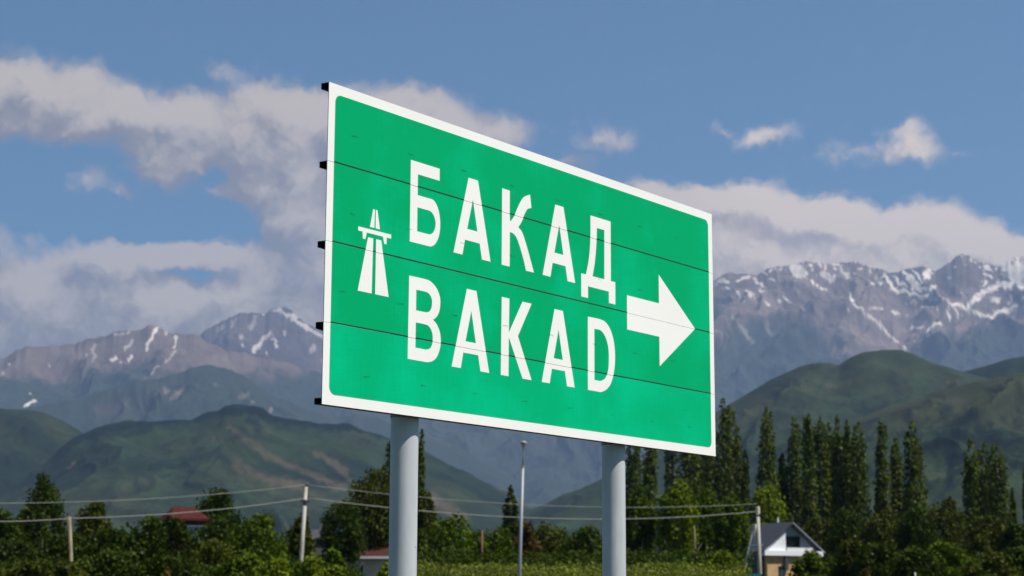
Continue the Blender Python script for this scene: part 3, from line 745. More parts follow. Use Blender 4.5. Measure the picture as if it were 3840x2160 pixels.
def leaves(name, P, N, size, mat, parent):
    n = len(P)
    rnd = RNG.normal(size=(n, 3))
    nn = N * .8 + rnd * .55; nn /= np.linalg.norm(nn, axis=1)[:, None] + 1e-9
    t = np.cross(nn, RNG.normal(size=(n, 3))); t /= np.linalg.norm(t, axis=1)[:, None] + 1e-9
    b = np.cross(nn, t)
    s = size * RNG.uniform(.55, 1.25, (n, 1))
    l = s * RNG.uniform(.5, .9, (n, 1))
    bend = nn * s * .25
    V = np.stack([P - t * s * .5, P - b * l * .5 + bend * RNG.uniform(-1, 1, (n, 1)), P + t * s * .5, P + b * l * .5 + bend * RNG.uniform(-1, 1, (n, 1))], 1).reshape(-1, 3)
    me = bpy.data.meshes.new(name)
    me.vertices.add(n * 4); me.vertices.foreach_set('co', V.ravel())
    me.loops.add(n * 4); me.loops.foreach_set('vertex_index', np.arange(n * 4))
    me.polygons.add(n); me.polygons.foreach_set('loop_start', np.arange(0, n * 4, 4)); me.polygons.foreach_set('loop_total', np.full(n, 4))
    me.update(calc_edges=True)
    a = me.attributes.new('leaf', 'FLOAT', 'FACE'); a.data.foreach_set('value', RNG.uniform(0, 1, n) ** 1.3)
    return link_mesh(name, me, mat, parent)

def ellipsoid_points(c, r, n, inner=.55):
    d = RNG.normal(size=(n, 3)); d /= np.linalg.norm(d, axis=1)[:, None]
    k = RNG.uniform(inner ** 3, 1, (n, 1)) ** (1 / 3)
    k = k * (1 + .12 * RNG.normal(size=(n, 1)))
    return np.array(c) + d * k * np.array(r), d

def crown_points(H, hw, z0, n, seedv, shape='round', dn=1.0):
    """leaf positions in local coordinates for a crown between heights z0 and H, half width hw"""
    rg = random.Random(seedv); P = []; N = []
    if shape == 'poplar':
        k = max(4, int(4 + hw * 1.6))
        sp = [(0, 0, 1.0, .55)]
        for i in range(k):
            a = 2 * math.pi * i / k + rg.uniform(-.4, .4); rr = hw * rg.uniform(.42, .62)
            sp.append((rr * math.cos(a), rr * math.sin(a) * .8, rg.uniform(.80, .985), rg.uniform(.38, .50)))
        for i in range(k):
            a = rg.uniform(0, 6.28); rr = hw * rg.uniform(.5, .8)
            sp.append((rr * math.cos(a), rr * math.sin(a) * .8, rg.uniform(.4, .7), rg.uniform(.32, .42)))
        tot = sum(s[2] * s[3] for s in sp)
        for x, y, hh, w in sp:
            m = int(n * hh * w / tot)
            t = RNG.uniform(0, 1, m) ** .9
            prof = np.clip(1 - t, 0, 1) ** .30 * np.clip(.5 + t * 2.0, 0, 1)
            prof = np.maximum(prof, .08)
            top = z0 + (H - z0) * hh
            zc = z0 * .9 + (top - z0 * .9) * t
            wob = np.sin(zc * 1.7 + x * 9) * .10 + np.sin(zc * 3.9 + y * 7) * .07
            a = RNG.uniform(0, 2 * np.pi, m); r = hw * w * prof * np.sqrt(RNG.uniform(.2, 1, m)) * (1 + wob * 1.9 + .12 * RNG.normal(size=m))
            bowx = x * (1.0 - .55 * t ** 2 * .5) * (np.minimum(1, .5 + t * 1.2)); bowy = y * np.minimum(1, .5 + t * 1.2)
            pp = np.stack([bowx + r * np.cos(a), bowy + r * np.sin(a), zc], 1)
            P.append(pp); N.append(np.stack([np.cos(a), np.sin(a), np.full(m, .45)], 1))
    else:
        ch = (H - z0) / 2; cz = z0 + ch
        nl = 22 if shape != 'small' else 12
        lob = []
        for i in range(nl):
            a = 2 * math.pi * (i * .618) + rg.uniform(-.3, .3)
            e = math.asin(max(-1, min(1, -.75 + 1.75 * (i + .5) / nl)))
            rx = rg.uniform(.30, .46)
            k = 1 - rx * rg.uniform(.85, 1.05)
            tw = 1.0
            if shape == 'cone': tw = 1 - .22 * max(0, math.sin(e))
            lob.append((hw * k * math.cos(a) * math.cos(e) * tw, hw * k * math.sin(a) * math.cos(e) * tw, cz + ch * k * math.sin(e), hw * rx, ch * rx * (.95 if hw < ch else 1.05)))
        lob.append((hw * rg.uniform(-.3, .3), 0, H - ch * .30, hw * .42, ch * .28))
        vol = sum(l[3] ** 2 for l in lob)
        for x, y, z, r, rz in lob:
            m = int(n * .9 * r * r / vol)
            # each bough breaks into smaller tufts
            nt_ = 8
            for j in range(nt_):
                d = RNG.normal(size=3); d /= np.linalg.norm(d); d[2] = abs(d[2]) * .8 + d[2] * .2
                c = (x + d[0] * r * .55, y + d[1] * r * .55, z + d[2] * rz * .55)
                p, nn = ellipsoid_points(c, (r * .60, r * .60, rz * .56), max(4, m // nt_), .5)
                P.append(p); N.append(nn)
        p, nn = ellipsoid_points((0, 0, cz), (hw * .62, hw * .62, ch * .7), int(n * .1), .1); P.append(p); N.append(nn)
    return np.concatenate(P), np.concatenate(N)

def trunk_mesh(H, r, z0, mat, parent, poplar=False, seedv=0):
    rg = random.Random(seedv); m = MB()
    top = H * (.9 if poplar else .72)
    pts = []; k = 6
    for i in range(k):
        t = i / (k - 1); pts.append((rg.uniform(-.1, .1) * H * .03 * (i > 0), rg.uniform(-.1, .1) * H * .03 * (i > 0), -.2 + (top + .2) * t))
    m.tube(pts, [r * (1.25 if i == 0 else 1) * (1 - .82 * i / (k - 1)) for i in range(k)], 8)
    for i in range(7 if poplar else 6):
        a = rg.uniform(0, 6.28); t = rg.uniform(.18, .6); b = Vector((0, 0, top * t)); L = H * (.10 if poplar else .24)
        d = Vector((math.cos(a), math.sin(a), 3.2 if poplar else rg.uniform(.5, 1.3))).normalized()
        m.tube([b, b + d * L * .5 + Vector((0, 0, .02 * H)), b + d * L + Vector((0, 0, .06 * H))], [r * .42, r * .28, r * .08], 6)
    return m.build('trunk', mat, parent, True)

_sid = [100]
def tree(name, label, cat, px, top, hwpx, Y, leaf, shape='round', z0=None, n=None, size=None, group=None, lean=0.0):
    _sid[0] += 1; sd = _sid[0]
    p = at(px, top, Y); H = p.z; hw = hwpx / FPX * Y * {'poplar': 1.55, 'round': 1.15, 'cone': 1.35, 'small': 1.35}[shape]
    root = empty(name, (p.x - lean * H, Y, 0), random.Random(sd).uniform(-.2, .2)); 
    if lean: root.rotation_euler = (0, math.atan(lean), 0)
    tag(root, label, cat, group)
    if z0 is None: z0 = {'poplar': H * .10, 'round': max(.3, H - hw * 2.6) if H > 4 else .2, 'cone': H * .1, 'small': .15}[shape]
    z0 = min(z0, H * .3)
    if n is None:
        area = hw * (H - z0); n = int(min(20000, max(4500, area * (230 if shape == 'poplar' else 260) * (100 / Y) ** .9)))
    if size is None: size = .10 + Y * (.0015 if shape == 'poplar' else .0014)
    P, N = crown_points(H, hw, z0, n, sd, shape)
    leaves('crown', P, N, size, LEAF[leaf], root)
    trunk_mesh(H, max(.06, H * (.010 if shape == 'poplar' else .014)), z0, M_BARKP if shape == 'poplar' else M_BARK, root, shape == 'poplar', sd)
    return root

G_POP = 'tall poplars on the skyline'
G_TREE = 'garden trees among the houses'
G_BUSH = 'bushes along the foot of the view'
# (label, x, top y, half width, distance, foliage, lean)
POPS = [
 ('dark poplar standing behind the left sign post', 1500, 1570, 62, 205, 'poplar', 0),
 ('thin poplar leaning out to the right of the left sign post', 1583, 1612, 17, 205, 'poplar', .03),
 ('slim dark poplar just right of the right sign post', 2375, 1600, 36, 215, 'poplar', .0),
 ('poplar with a rightward lean between the right post and the sign corner', 2446, 1560, 26, 225, 'poplar', .05),
 ('pale thin poplar partly hidden under the sign edge', 2512, 1590, 24, 260, 'paler', 0),
 ('broad poplar just under the lower right corner of the sign', 2588, 1540, 46, 225, 'poplar', 0),
 ('poplar whose crown meets the lower right sign corner', 2650, 1530, 42, 235, 'poplar', 0),
 ('tallest poplar, its tip just right of the sign edge', 2710, 1493, 34, 225, 'poplar', 0),
 ('poplar close behind the tallest one, on its right', 2752, 1538, 30, 230, 'poplar', 0),
 ('short slanting poplar in the gap left of the lone poplar', 2793, 1688, 18, 220, 'poplar', .02),
 ('lone slender poplar standing clear, left of the long poplar row', 2872, 1528, 38, 220, 'poplar', 0),
 ('low poplar at the left foot of the long row', 2934, 1700, 20, 225, 'poplar', 0),
 ('first poplar at the left end of the long row', 2977, 1566, 36, 225, 'poplar', 0),
 ('poplar with the highest tip in the long row', 3030, 1550, 26, 222, 'poplar', 0),
 ('full poplar in the left middle of the long row', 3075, 1562, 32, 228, 'poplar', 0),
 ('narrow poplar sunk in the middle of the long row', 3107, 1582, 26, 232, 'poplar', 0),
 ('pointed poplar right of the middle of the long row', 3138, 1561, 24, 224, 'poplar', 0),
 ('thin poplar second from the right end of the long row', 3175, 1577, 21, 230, 'poplar', 0),
 ('wide poplar closing the right end of the long row', 3218, 1582, 38, 222, 'poplar', 0),
 ('left poplar of the group of three', 3302, 1582, 30, 224, 'poplar', 0),
 ('shortest poplar in the middle of the group of three', 3358, 1640, 24, 230, 'poplar', 0),
 ('right, darkest poplar of the group of three', 3422, 1580, 40, 220, 'poplar', 0),
 ('tall left poplar of the broad clump near the right edge', 3638, 1643, 44, 215, 'poplar', 0),
 ('middle poplar of the broad clump near the right edge', 3692, 1660, 46, 220, 'poplar', 0),
 ('right poplar of the broad clump near the right edge', 3738, 1668, 40, 214, 'poplar', 0),
 ('tiny thin poplar beside the right edge of the view', 3795, 1828, 12, 240, 'poplar', 0),
 ('poplar cut off by the right edge of the view', 3846, 1735, 14, 235, 'poplar', 0),
]
for lb, px, tp, hw, Y, lf, ln in POPS:
    tree('poplar_tree', lb, 'poplar', px, tp, hw, Y, lf, 'poplar', group=G_POP, lean=ln)
tree('cypress_tree', 'small dark spire-shaped tree left of the lamp post', 'tree', 1915, 1822, 30, 190, 'dark', 'poplar')
TREES = [
 ('tall dark tree rising above the left small utility pole', 172, 1762, 72, 120, 'dark', 'cone'),
 ('dark green tree at the left edge of the view', 20, 1905, 75, 118, 'dark', 'round'),
 ('small dark tree just left of the tall one', 95, 1890, 40, 122, 'olive', 'round'),
 ('olive green tree right of the left small utility pole', 352, 1864, 66, 125, 'olive', 'round'),
 ('round dark treetop beside the red roof', 815, 1818, 86, 165, 'dark', 'round'),
 ('bright green spreading tree left of the middle utility pole', 965, 1918, 105, 118, 'mid', 'round'),
 ('slim olive tree directly behind the middle utility pole', 1128, 1926, 45, 125, 'olive', 'cone'),
 ('wide low tree below the round dark treetop', 835, 1915, 110, 135, 'dark', 'round'),
 ('big leafy tree with a sunlit top left of the left sign post', 1400, 1738, 98, 150, 'olive', 'round'),
 ('lower dark crown at the left flank of the big tree', 1290, 1862, 85, 145, 'dark', 'round'),
 ('dark crown low behind the left sign post', 1480, 1810, 110, 152, 'dark', 'round'),
 ('dark crown just right of the left sign post', 1592, 1820, 46, 150, 'olive', 'round'),
 ('bright green rounded tree right of the left sign post', 1690, 1918, 118, 128, 'mid', 'round'),
 ('small dark tree beside the thin rusty pole', 1790, 1978, 45, 140, 'dark', 'small'),
 ('green tree under the spire-shaped tree', 1868, 1972, 62, 142, 'mid', 'round'),
 ('rust coloured bush behind the lamp post', 1975, 1945, 46, 145, 'rust', 'cone'),
 ('wide dark tree between the lamp post and the right sign post', 2075, 1958, 95, 150, 'olive', 'round'),
 ('darkest tree beside the left edge of the right sign post', 2200, 1968, 80, 148, 'dark', 'round'),
 ('green tree touching the right sign post', 2395, 1818, 62, 150, 'mid', 'round'),
 ('large yellow-green tree left of the gabled house', 2538, 1787, 82, 148, 'bright', 'round'),
 ('green tree filling the gap behind the large yellow-green one', 2645, 1822, 60, 158, 'mid', 'round'),
 ('mid green tree with its top at the upper cable', 2738, 1850, 66, 150, 'mid', 'round'),
 ('bright round tree directly above the gabled house', 2872, 1800, 80, 205, 'bright', 'round'),
 ('dark low crown right of the gabled roof', 3075, 1930, 80, 200, 'olive', 'round'),
 ('dark tree at the foot of the long poplar row', 3180, 1896, 85, 190, 'dark', 'round'),
 ('dull green tree below the group of three poplars', 3300, 1905, 90, 180, 'olive', 'round'),
 ('dark tree below the right poplar of the three', 3430, 1888, 75, 175, 'dark', 'round'),
 ('rounded dark tree left of the broad poplar clump', 3540, 1862, 78, 180, 'olive', 'round'),
 ('tree in front of the broad poplar clump', 3700, 1920, 90, 160, 'olive', 'round'),
 ('dark tree in the lower right corner', 3820, 1950, 75, 150, 'dark', 'round'),
]
for lb, px, tp, hw, Y, lf, sh in TREES:
    cat = 'bush' if 'bush' in lb else 'tree'
    tree('rusty_bush' if lf == 'rust' else 'broadleaf_tree', lb, cat, px, tp, hw, Y, lf, sh, group=G_TREE)
BUSHES = [
 ('dark spreading bush in the lower left corner', 60, 2010, 120, 100, 'dark'), ('olive bush at the very bottom left', 110, 2090, 90, 80, 'olive'),
 ('dark bush behind the left small utility pole', 270, 1985, 110, 108, 'dark'), ('dark green bush right of the left small utility pole', 430, 1965, 110, 105, 'dark'),
 ('black-green bush below the red roof, left part', 560, 1925, 100, 104, 'dark'), ('dark bush right under the red roof', 675, 1930, 80, 102, 'dark'),
 ('green bush right of the dark one under the red roof', 800, 2010, 90, 98, 'olive'), ('low dark bush in the middle of the left thicket', 420, 2050, 120, 84, 'dark'),
 ('dark bush at the bottom, halfway to the middle pole', 620, 2070, 100, 82, 'dark'), ('green bush left of the foot of the middle utility pole', 900, 2065, 85, 84, 'mid'),
 ('light green bush at the foot of the middle utility pole', 1030, 2080, 70, 80, 'bright'), ('bright bush right of the middle utility pole', 1170, 2075, 60, 80, 'bright'),
 ('pointed green bush left of the brown-roofed house', 1255, 2050, 45, 82, 'mid'), ('sunlit bush below the brown-roofed house', 1240, 2110, 60, 70, 'bright'),
 ('small green bush in front of the brown-roofed house', 1450, 2105, 40, 74, 'bright'), ('olive green bush at bottom, left of middle of thicket', 250, 2095, 80, 78, 'olive'),
 ('bright bush beside the gabled house', 2712, 2056, 62, 100, 'bright'), ('low green bush left of the gabled house bush', 2600, 2092, 70, 98, 'mid'),
 ('green bush growing in front of the gabled house', 3030, 2060, 66, 120, 'mid'), ('dark bush right of the gabled house', 3195, 2010, 66, 118, 'olive'),
 ('low dark bush right of centre of the right thicket', 3290, 2020, 90, 116, 'dark'), ('bright green bush below the broad poplar clump', 3560, 2022, 84, 112, 'mid'),
 ('green sunlit bush at the bottom right', 3700, 2060, 90, 100, 'olive'), ('dark bush in the extreme lower right corner', 3830, 2040, 80, 102, 'dark'),
 ('dark bush between two lighter bushes at bottom right', 3430, 2040, 80, 110, 'dark'), ('small orange-brown bush at the bottom of the right thicket', 3245, 2128, 18, 92, 'rust'),
 ('small orange-brown bush at the bottom left', 628, 2128, 14, 78, 'rust'),
]
for lb, px, tp, hw, Y, lf in BUSHES:
    tree('leafy_bush', lb, 'bush', px, tp, hw, Y, lf, 'small', group=G_BUSH)

def hedge(name, label, x0, x1, top, Y, leaf, n, amp=14, kind=None, thick=3.0, size=None, seedv=1):
    """a continuous run of foliage with an uneven top"""
    A = at(x0, top, Y); B = at(x1, top, Y)
    u = RNG.uniform(0, 1, n); w = RNG.uniform(-1, 1, n)
    xs = A.x + (B.x - A.x) * u; ys = Y + w * thick
    H = A.z + (B.z - A.z) * u + (fbm(xs / 2.2, ys / 2.2 + seedv, 4, seedv) * amp * 2.2 + fbm(xs / .7, ys / .7, 3, seedv + 4) * amp * .7) / FPX * Y
    t = RNG.uniform(0, 1, n) ** .45
    z = H * t * (1 - .12 * np.abs(w))
    P = np.stack([xs, ys, z], 1)
    N = np.stack([RNG.normal(size=n) * .4, np.where(w < 0, -1, .3) * (1 - t), t + .2], 1)
    P[:, 1] -= 0
    o = leaves(name, P - np.array([(A.x + B.x) / 2, Y, 0]), N, size or (.14 + Y * .0012), LEAF[leaf], None)
    o.location = ((A.x + B.x) / 2, Y, 0)
    return tag(o, label, None if kind else 'hedge', None, kind)
hedge('hedge', 'low pale green hedge between the two sign posts', 1545, 2280, 2106, 78, 'light', 20000, 10, size=.13, seedv=3)
hedge('hedge', 'low pale green hedge right of the right sign post', 2325, 2790, 2112, 76, 'light', 14000, 12, size=.13, seedv=5)
hedge('undergrowth', None, -250, 1350, 2110, 92, 'dark', 30000, 26, 'stuff', 4, .2, seedv=7)
hedge('tree_belt', None, -500, 4350, 1995, 240, 'dark', 26000, 16, 'stuff', 8, .75, seedv=9)
hedge('orchard_thicket', None, 1500, 2790, 2060, 118, 'dark', 20000, 20, 'stuff', 5, .25, seedv=11)
hedge('right_thicket', None, 3110, 4300, 2070, 122, 'dark', 22000, 26, 'stuff', 5, .25, seedv=13)

# ------------------------------------------------------------------ poles, cables, lamp
M_CONC = material('weathered_pale_pole', (.46, .44, .37), .85, noise=((5, 5, 1.2), (.30, .27, .20), .4, .7))
M_WOOD = material('brown_wooden_pole', (.17, .13, .08), .9, noise=((6, 6, 1), (.30, .24, .15), .4, .65))
M_GALV = material('galvanised_lamp_steel', (.30, .32, .33), .55, .3)
M_DARKM = material('dark_metal_fitting', (.05, .05, .05), .6, .4)
M_CERAM = material('brown_ceramic_insulator', (.22, .12, .07), .3)
M_WIRE = material('cable_sheath', (.26, .26, .22), .7)
M_RUST = material('rusty_pole_steel', (.20, .08, .05), .8)
def lean_pole(name, label, top, bot, Y, r0, r1, mat, extras=True, cat='utility pole'):
    t = at(*top, Y); b = at(*bot, Y); d = t - b; g = b - d * (b.z / d.z)
    root = empty(name, (g.x, Y, 0)); tag(root, label, cat, 'poles carrying the cables' if extras else None)
    off = Vector((g.x, Y, 0)); t0 = t - off
    MB().tube([(0, 0, 0) if True else 0, t0 * .5, t0], [r0, (r0 + r1) / 2, r1], 12).build('pole_shaft', mat, root, True)
    return root, t0, off
pA, tA, oA = lean_pole('utility_pole', 'pale leaning utility pole in the middle of the left thicket', (1148, 1826), (1125, 2160), 110, .17, .10, M_CONC)
dv = tA.normalized()
MB().tube([tA, tA + Vector((.05, 0, .18))], [.035, .03], 8).build('top_pin', M_DARKM, pA)
MB().tube([tA + Vector((.05, 0, .12)), tA + Vector((.05, 0, .2)), tA + Vector((.05, 0, .27))], [.05, .075, .04], 10).build('insulator', M_CERAM, pA, True)
for sx in (-1, 1):
    h0 = tA - dv * .95
    MB().tube([h0, h0 + Vector((sx * .22, 0, .0)), h0 + Vector((sx * .24, 0, .12))], .025, 8).build('hook', M_DARKM, pA)
    MB().tube([h0 + Vector((sx * .24, 0, .10)), h0 + Vector((sx * .24, 0, .17)), h0 + Vector((sx * .24, 0, .24))], [.045, .07, .035], 10).build('insulator', M_CERAM, pA, True)
MB().tube([tA - dv * 1.15, tA - dv * .8], .125, 12).build('band', M_DARKM, pA)
pB, tB, oB = lean_pole('utility_pole', 'pale utility pole with a slanting strut beside the gabled house', (2841, 1899), (2850, 2160), 134, .17, .125, M_CONC)
MB().tube([tB - Vector((0, 0, .02)), tB - tB.normalized() * .55], .16, 12).build('pole_cap', material('cream_pole_cap', (.6, .55, .38), .7), pB)
MB().tube([tB - tB.normalized() * .62, tB - tB.normalized() * .75], .15, 12).build('band', M_DARKM, pB)
s0 = at(2834, 1966, 134.3) - oB; s1 = at(2786, 2160, 134.3) - oB; sd_ = s1 - s0; s2 = s0 - sd_ * (s0.z / sd_.z)
MB().tube([s0, s2], [.10, .13], 10).build('strut', M_CONC, pB, True)
pC, tC, oC = lean_pole('utility_pole', 'short brownish pole among the dark bushes at the left', (260, 1938), (267, 2120), 96, .12, .10, M_WOOD)
MB().tube([tC + Vector((-.05, 0, -.05)), tC + Vector((-.05, 0, .09))], [.05, .04], 8).build('insulator', M_CERAM, pC)
pD, tD, oD = lean_pole('wooden_pole', 'thin dark red pole between the green trees right of the left post', (1808, 1988), (1808, 2110), 122, .055, .045, M_RUST, False, 'pole')
pE, tE, oE = lean_pole('wooden_pole', 'thin brown pole in front of the large yellow-green tree', (2604, 1972), (2610, 2100), 120, .035, .03, M_WOOD, False, 'pole')
pF, tF, oF = lean_pole('white_post', 'small white post tip at the bottom below the three poplars', (3431, 2146), (3434, 2180), 84, .05, .035, M_CONC, False, 'post')

def cable(label, pts_px, Y0, Y1, r=.026):
    """one span hung between two points, through the points seen in the photograph"""
    n = len(pts_px); P = []
    for i, (a, b) in enumerate(pts_px):
        t = (a - pts_px[0][0]) / (pts_px[-1][0] - pts_px[0][0])
        P.append(at(a, b, Y0 + (Y1 - Y0) * t))
    # resample with a parabola through the ends and the mid points
    t = np.array([(p[0] - pts_px[0][0]) / (pts_px[-1][0] - pts_px[0][0]) for p in pts_px])
    z = np.array([p.z for p in P]); cf = np.polyfit(t, z, 2); 
    corr = lambda q: np.interp(q, [0, 1], [z[0] - np.polyval(cf, 0), z[-1] - np.polyval(cf, 1)])
    pts = []
    for k in range(33):
        q = k / 32; x = P[0].x + (P[-1].x - P[0].x) * q; y = P[0].y + (P[-1].y - P[0].y) * q
        pts.append(Vector((x, y, float(np.polyval(cf, q) + corr(q)))))
    o = MB().tube([p - pts[0] for p in pts], r * .78, 6).build('power_cable', M_WIRE, None, True)
    o.location = pts[0]
    return tag(o, label, 'cable', 'cables strung between the poles')
cable('upper cable running right from the top of the middle pole', [(1152,1818),(1465,1850),(1650,1872),(1990,1898),(2260,1904),(2560,1898),(2838,1889)], 110, 134, .021)
cable('lower cable running right from the middle pole to the strutted pole', [(1160,1868),(1465,1907),(1570,1918),(1960,1943),(2255,1948),(2560,1938),(2838,1918)], 110, 134, .032)
cable('upper faint cable running left from the top of the middle pole', [(1148,1818),(1000,1835),(700,1857),(350,1878),(0,1887),(-300,1885)], 110, 92, .020)
cable('lower cable from the middle pole left to the short brown pole', [(1138,1870),(1000,1886),(700,1918),(450,1940),(262,1944)], 110, 96, .028)
cable('lower cable from the short brown pole to the left edge of the view', [(258,1944),(100,1953),(0,1956),(-200,1950)], 96, 90, .026)

lp = at(1963, 1672, 75); lb_ = at(1948, 2160, 75); dd = lp - lb_; lg = lb_ - dd * (lb_.z / dd.z)
lamp = tag(empty('street_lamp', (lg.x, 75, 0)), 'thin tall grey lamp post between the two sign posts', 'street lamp')
o3 = Vector((lg.x, 75, 0)); top_l = lp - o3
mid = at(1960.5, 1752, 75) - o3
MB().tube([(0, 0, 0), mid * .5, mid], [.075, .07, .062], 16).build('pole_shaft', M_GALV, lamp, True)
MB().tube([mid - Vector((0, 0, .02)), mid + Vector((0, 0, .06))], .07, 16).build('collar', M_GALV, lamp)
MB().tube([mid, mid * .4 + top_l * .6, top_l + Vector((0, 0, -.08)), top_l + Vector((0, -.25, 0)), top_l + Vector((0, -.7, .03))], [.034, .030, .028, .027, .026], 10).build('bracket_arm', M_WIRE, lamp, True)
lh = MB()
c_ = top_l + Vector((0, -.95, .03)); prof = [(-.36, .03), (-.28, .09), (-.05, .125), (.18, .11), (.30, .04)]
vs = []; ns = 12
for yy, rr in prof:
    for k in range(ns):
        a = 2 * math.pi * k / ns; vs.append((c_.x + rr * 1.15 * math.cos(a), c_.y + yy, c_.z + rr * .75 * math.sin(a)))
fs = [(i * ns + k, i * ns + (k + 1) % ns, (i + 1) * ns + (k + 1) % ns, (i + 1) * ns + k) for i in range(4) for k in range(ns)] + [tuple(range(ns)), tuple(4 * ns + k for k in range(ns))]
lh.add(vs, fs).build('lamp_head', material('lamp_head_grey', (.36, .31, .29), .5), lamp, True)
MB().box(c_.x - .09, c_.x + .09, c_.y - .22, c_.y + .2, c_.z - .115, c_.z - .075).build('lamp_glass', material('lamp_glass_cover', (.5, .5, .48), .15), lamp)

# ------------------------------------------------------------------ houses
M_ROOFG = material('dark_grey_roof_sheet', (.050, .050, .056), .45, .2, noise=((.5, 6, 6), (.075, .075, .08), .4, .6))
M_ROOFR = material('red_roof_sheet', (.055, .010, .009), .8, noise=(3, (.075, .018, .015), .4, .6), spec=.1)
M_ROOFB = material('brown_red_roof_sheet', (.050, .018, .014), .8, noise=(3, (.075, .032, .025), .4, .6), spec=.1)
M_WWALL = material('white_gable_cladding', (.78, .78, .80), .7, noise=((8, 8, .4), (.66, .67, .70), .5, .7))
M_OCHRE = material('ochre_plaster', (.56, .36, .17), .9, noise=(1.5, (.42, .25, .11), .45, .7), bump=(12, .3, .02))
M_CREAM = material('cream_plaster', (.60, .52, .40), .9, noise=(1.2, (.48, .40, .30), .4, .7))
M_BLUEG = material('shaded_gable_and_barge_grey', (.24, .28, .33), .7)  # paints the shade on the recessed gable; also on the right barge board
M_TRIM = material('white_trim', (.8, .8, .78), .6)
M_GLASS = material('dark_window_glass', (.012, .016, .018), .06, spec=.8)
M_FRAME = material('dark_window_frame', (.06, .06, .06), .5)

# gabled house with grey roof: local x across the gable, local y back along the ridge
hy = 184.0
ap = at(2967, 1957, hy)
hr = R(25)
house = tag(empty('gabled_house', (ap.x, hy, 0), hr), 'white gabled house with a dark grey roof and ochre ground floor', 'house')
HW, EZ, AZ, LN = 3.75, 7.15, ap.z, 10.0
WW = 3.15
# ground floor walls
m_ = MB(); m_.box(-WW, WW, -.15, LN - .3, 0, EZ - .855); m_.build('ground_floor_wall', M_OCHRE, house)
m_ = MB(); m_.box(-HW + .1, HW - .25, -.55, .50, EZ - .85, EZ - .35); m_.build('balcony_slab', M_TRIM, house)
# gable wall, set back on the right behind the balcony
gz = EZ - .7
def gable(x0, x1, y0, y1, z0, mat, name):
    sl = (AZ - .12 - (EZ - .35)) / HW
    zt = lambda x: AZ - .22 - abs(x) * sl
    xs = sorted({x0, x1} | ({0.0} if x0 < 0 < x1 else set()))
    pts = [(x0, z0)] + [(x1, z0)] + [(x, zt(x)) for x in reversed(xs)]
    pts = [p for i, p in enumerate(pts)]
    n = len(pts); vs = [(p[0], y0, p[1]) for p in pts] + [(p[0], y1, p[1]) for p in pts]
    fs = [tuple(range(n)), tuple(reversed(range(n, 2 * n)))] + [(i, (i + 1) % n, n + (i + 1) % n, n + i) for i in range(n)]
    return MB().add(vs, fs).build(name, mat, house)
gable(-HW + .35, -.95, -.10, .30, gz + .352, M_WWALL, 'gable_wall')
gable(-.945, HW - .5, .55, .75, gz + .352, M_BLUEG, 'shaded_gable')  # recessed part of the white gable, its shade put into the blue-grey colour
MB().box(-WW, WW, .76, LN - .5, EZ - .745, EZ + .3).build('upper_floor_wall', M_WWALL, house)
MB().box(-.94, -.80, -.1, .54, gz + .36, EZ + 1.75).build('balcony_side_wall', M_WWALL, house)
# window
wx0, wx1, wz0, wz1 = -.78, 1.35, EZ - .02, EZ + 1.18
wf = MB().box(wx0, wx1, .47, .545, wz0, wz1).build('window', M_FRAME, house)
for a, b in ((wx0 + .08, wx0 + .72), (wx0 + .80, wx1 - .08)):
    MB().box(a, b, .445, .468, wz0 + .08, wz1 - .08).build('pane', M_GLASS, wf)
MB().box(wx0 - .1, wx1 + .9, -.50, -.42, EZ - .345, EZ - .02).build('balcony_rail', M_TRIM, house)
# roof planes
for sgn in (-1, 1):
    rf = MB(); th = .16
    x_e = sgn * (HW + .15); z_e = EZ - .42
    y0, y1 = -.35, LN
    vs = []
    for y in (y0, y1):
        vs += [(0, y, AZ), (x_e, y, z_e), (x_e, y, z_e - th), (0, y, AZ - th * 1.3)]
    rf.add(vs, [(0, 1, 2, 3), (7, 6, 5, 4), (0, 4, 5, 1), (1, 5, 6, 2), (2, 6, 7, 3)])
    ro = rf.build('roof', M_ROOFG, house)
    for k in range(20):
        y = y0 + .02 + k * (y1 - y0 - .05) / 19
        MB().add([(0, y, AZ + .001), (x_e, y, z_e + .001), (x_e, y, z_e + .045), (0, y, AZ + .045), (0, y + .03, AZ + .001), (x_e, y + .03, z_e + .001), (x_e, y + .03, z_e + .045), (0, y + .03, AZ + .045)],
                 [(0, 1, 2, 3), (7, 6, 5, 4), (3, 2, 6, 7), (1, 5, 6, 2), (0, 3, 7, 4)]).build('roof_seam', M_ROOFG, ro)
    # white barge board
    MB().add([(0, y0 - .03, AZ - .02), (x_e, y0 - .03, z_e - .02), (x_e, y0 - .03, z_e - .16), (0, y0 - .03, AZ - .16), (0, y0 - .003, AZ - .02), (x_e, y0 - .003, z_e - .02), (x_e, y0 - .003, z_e - .16), (0, y0 - .003, AZ - .16)],
             [(0, 1, 2, 3), (7, 6, 5, 4), (0, 4, 5, 1), (1, 5, 6, 2), (2, 6, 7, 3)]).build('barge_board', M_ROOFG if sgn < 0 else M_BLUEG, ro)
for cx_ in (-1.35, ):
    w2 = MB().box(cx_ - .45, cx_ + .35, -.20, -.153, EZ - 3.1, EZ - 1.9).build('window', M_FRAME, house)
    MB().box(cx_ - .38, cx_ + .28, -.225, -.202, EZ - 3.0, EZ - 2.0).build('pane', M_GLASS, w2)
MB().box(-1.15, -.75, -.45, -.153, EZ - 2.3, EZ - .86).build('balcony_bracket', M_FRAME, house)
MB().box(-HW + .2, -WW - .01, .4, LN - 1, 0, EZ - .8).build('side_lean_to', M_FRAME, house)
MB().tube([(.35, 3.0, AZ - .4), (.35, 3.0, AZ + .55)], .09, 10).build('flue_pipe', M_TRIM, house)

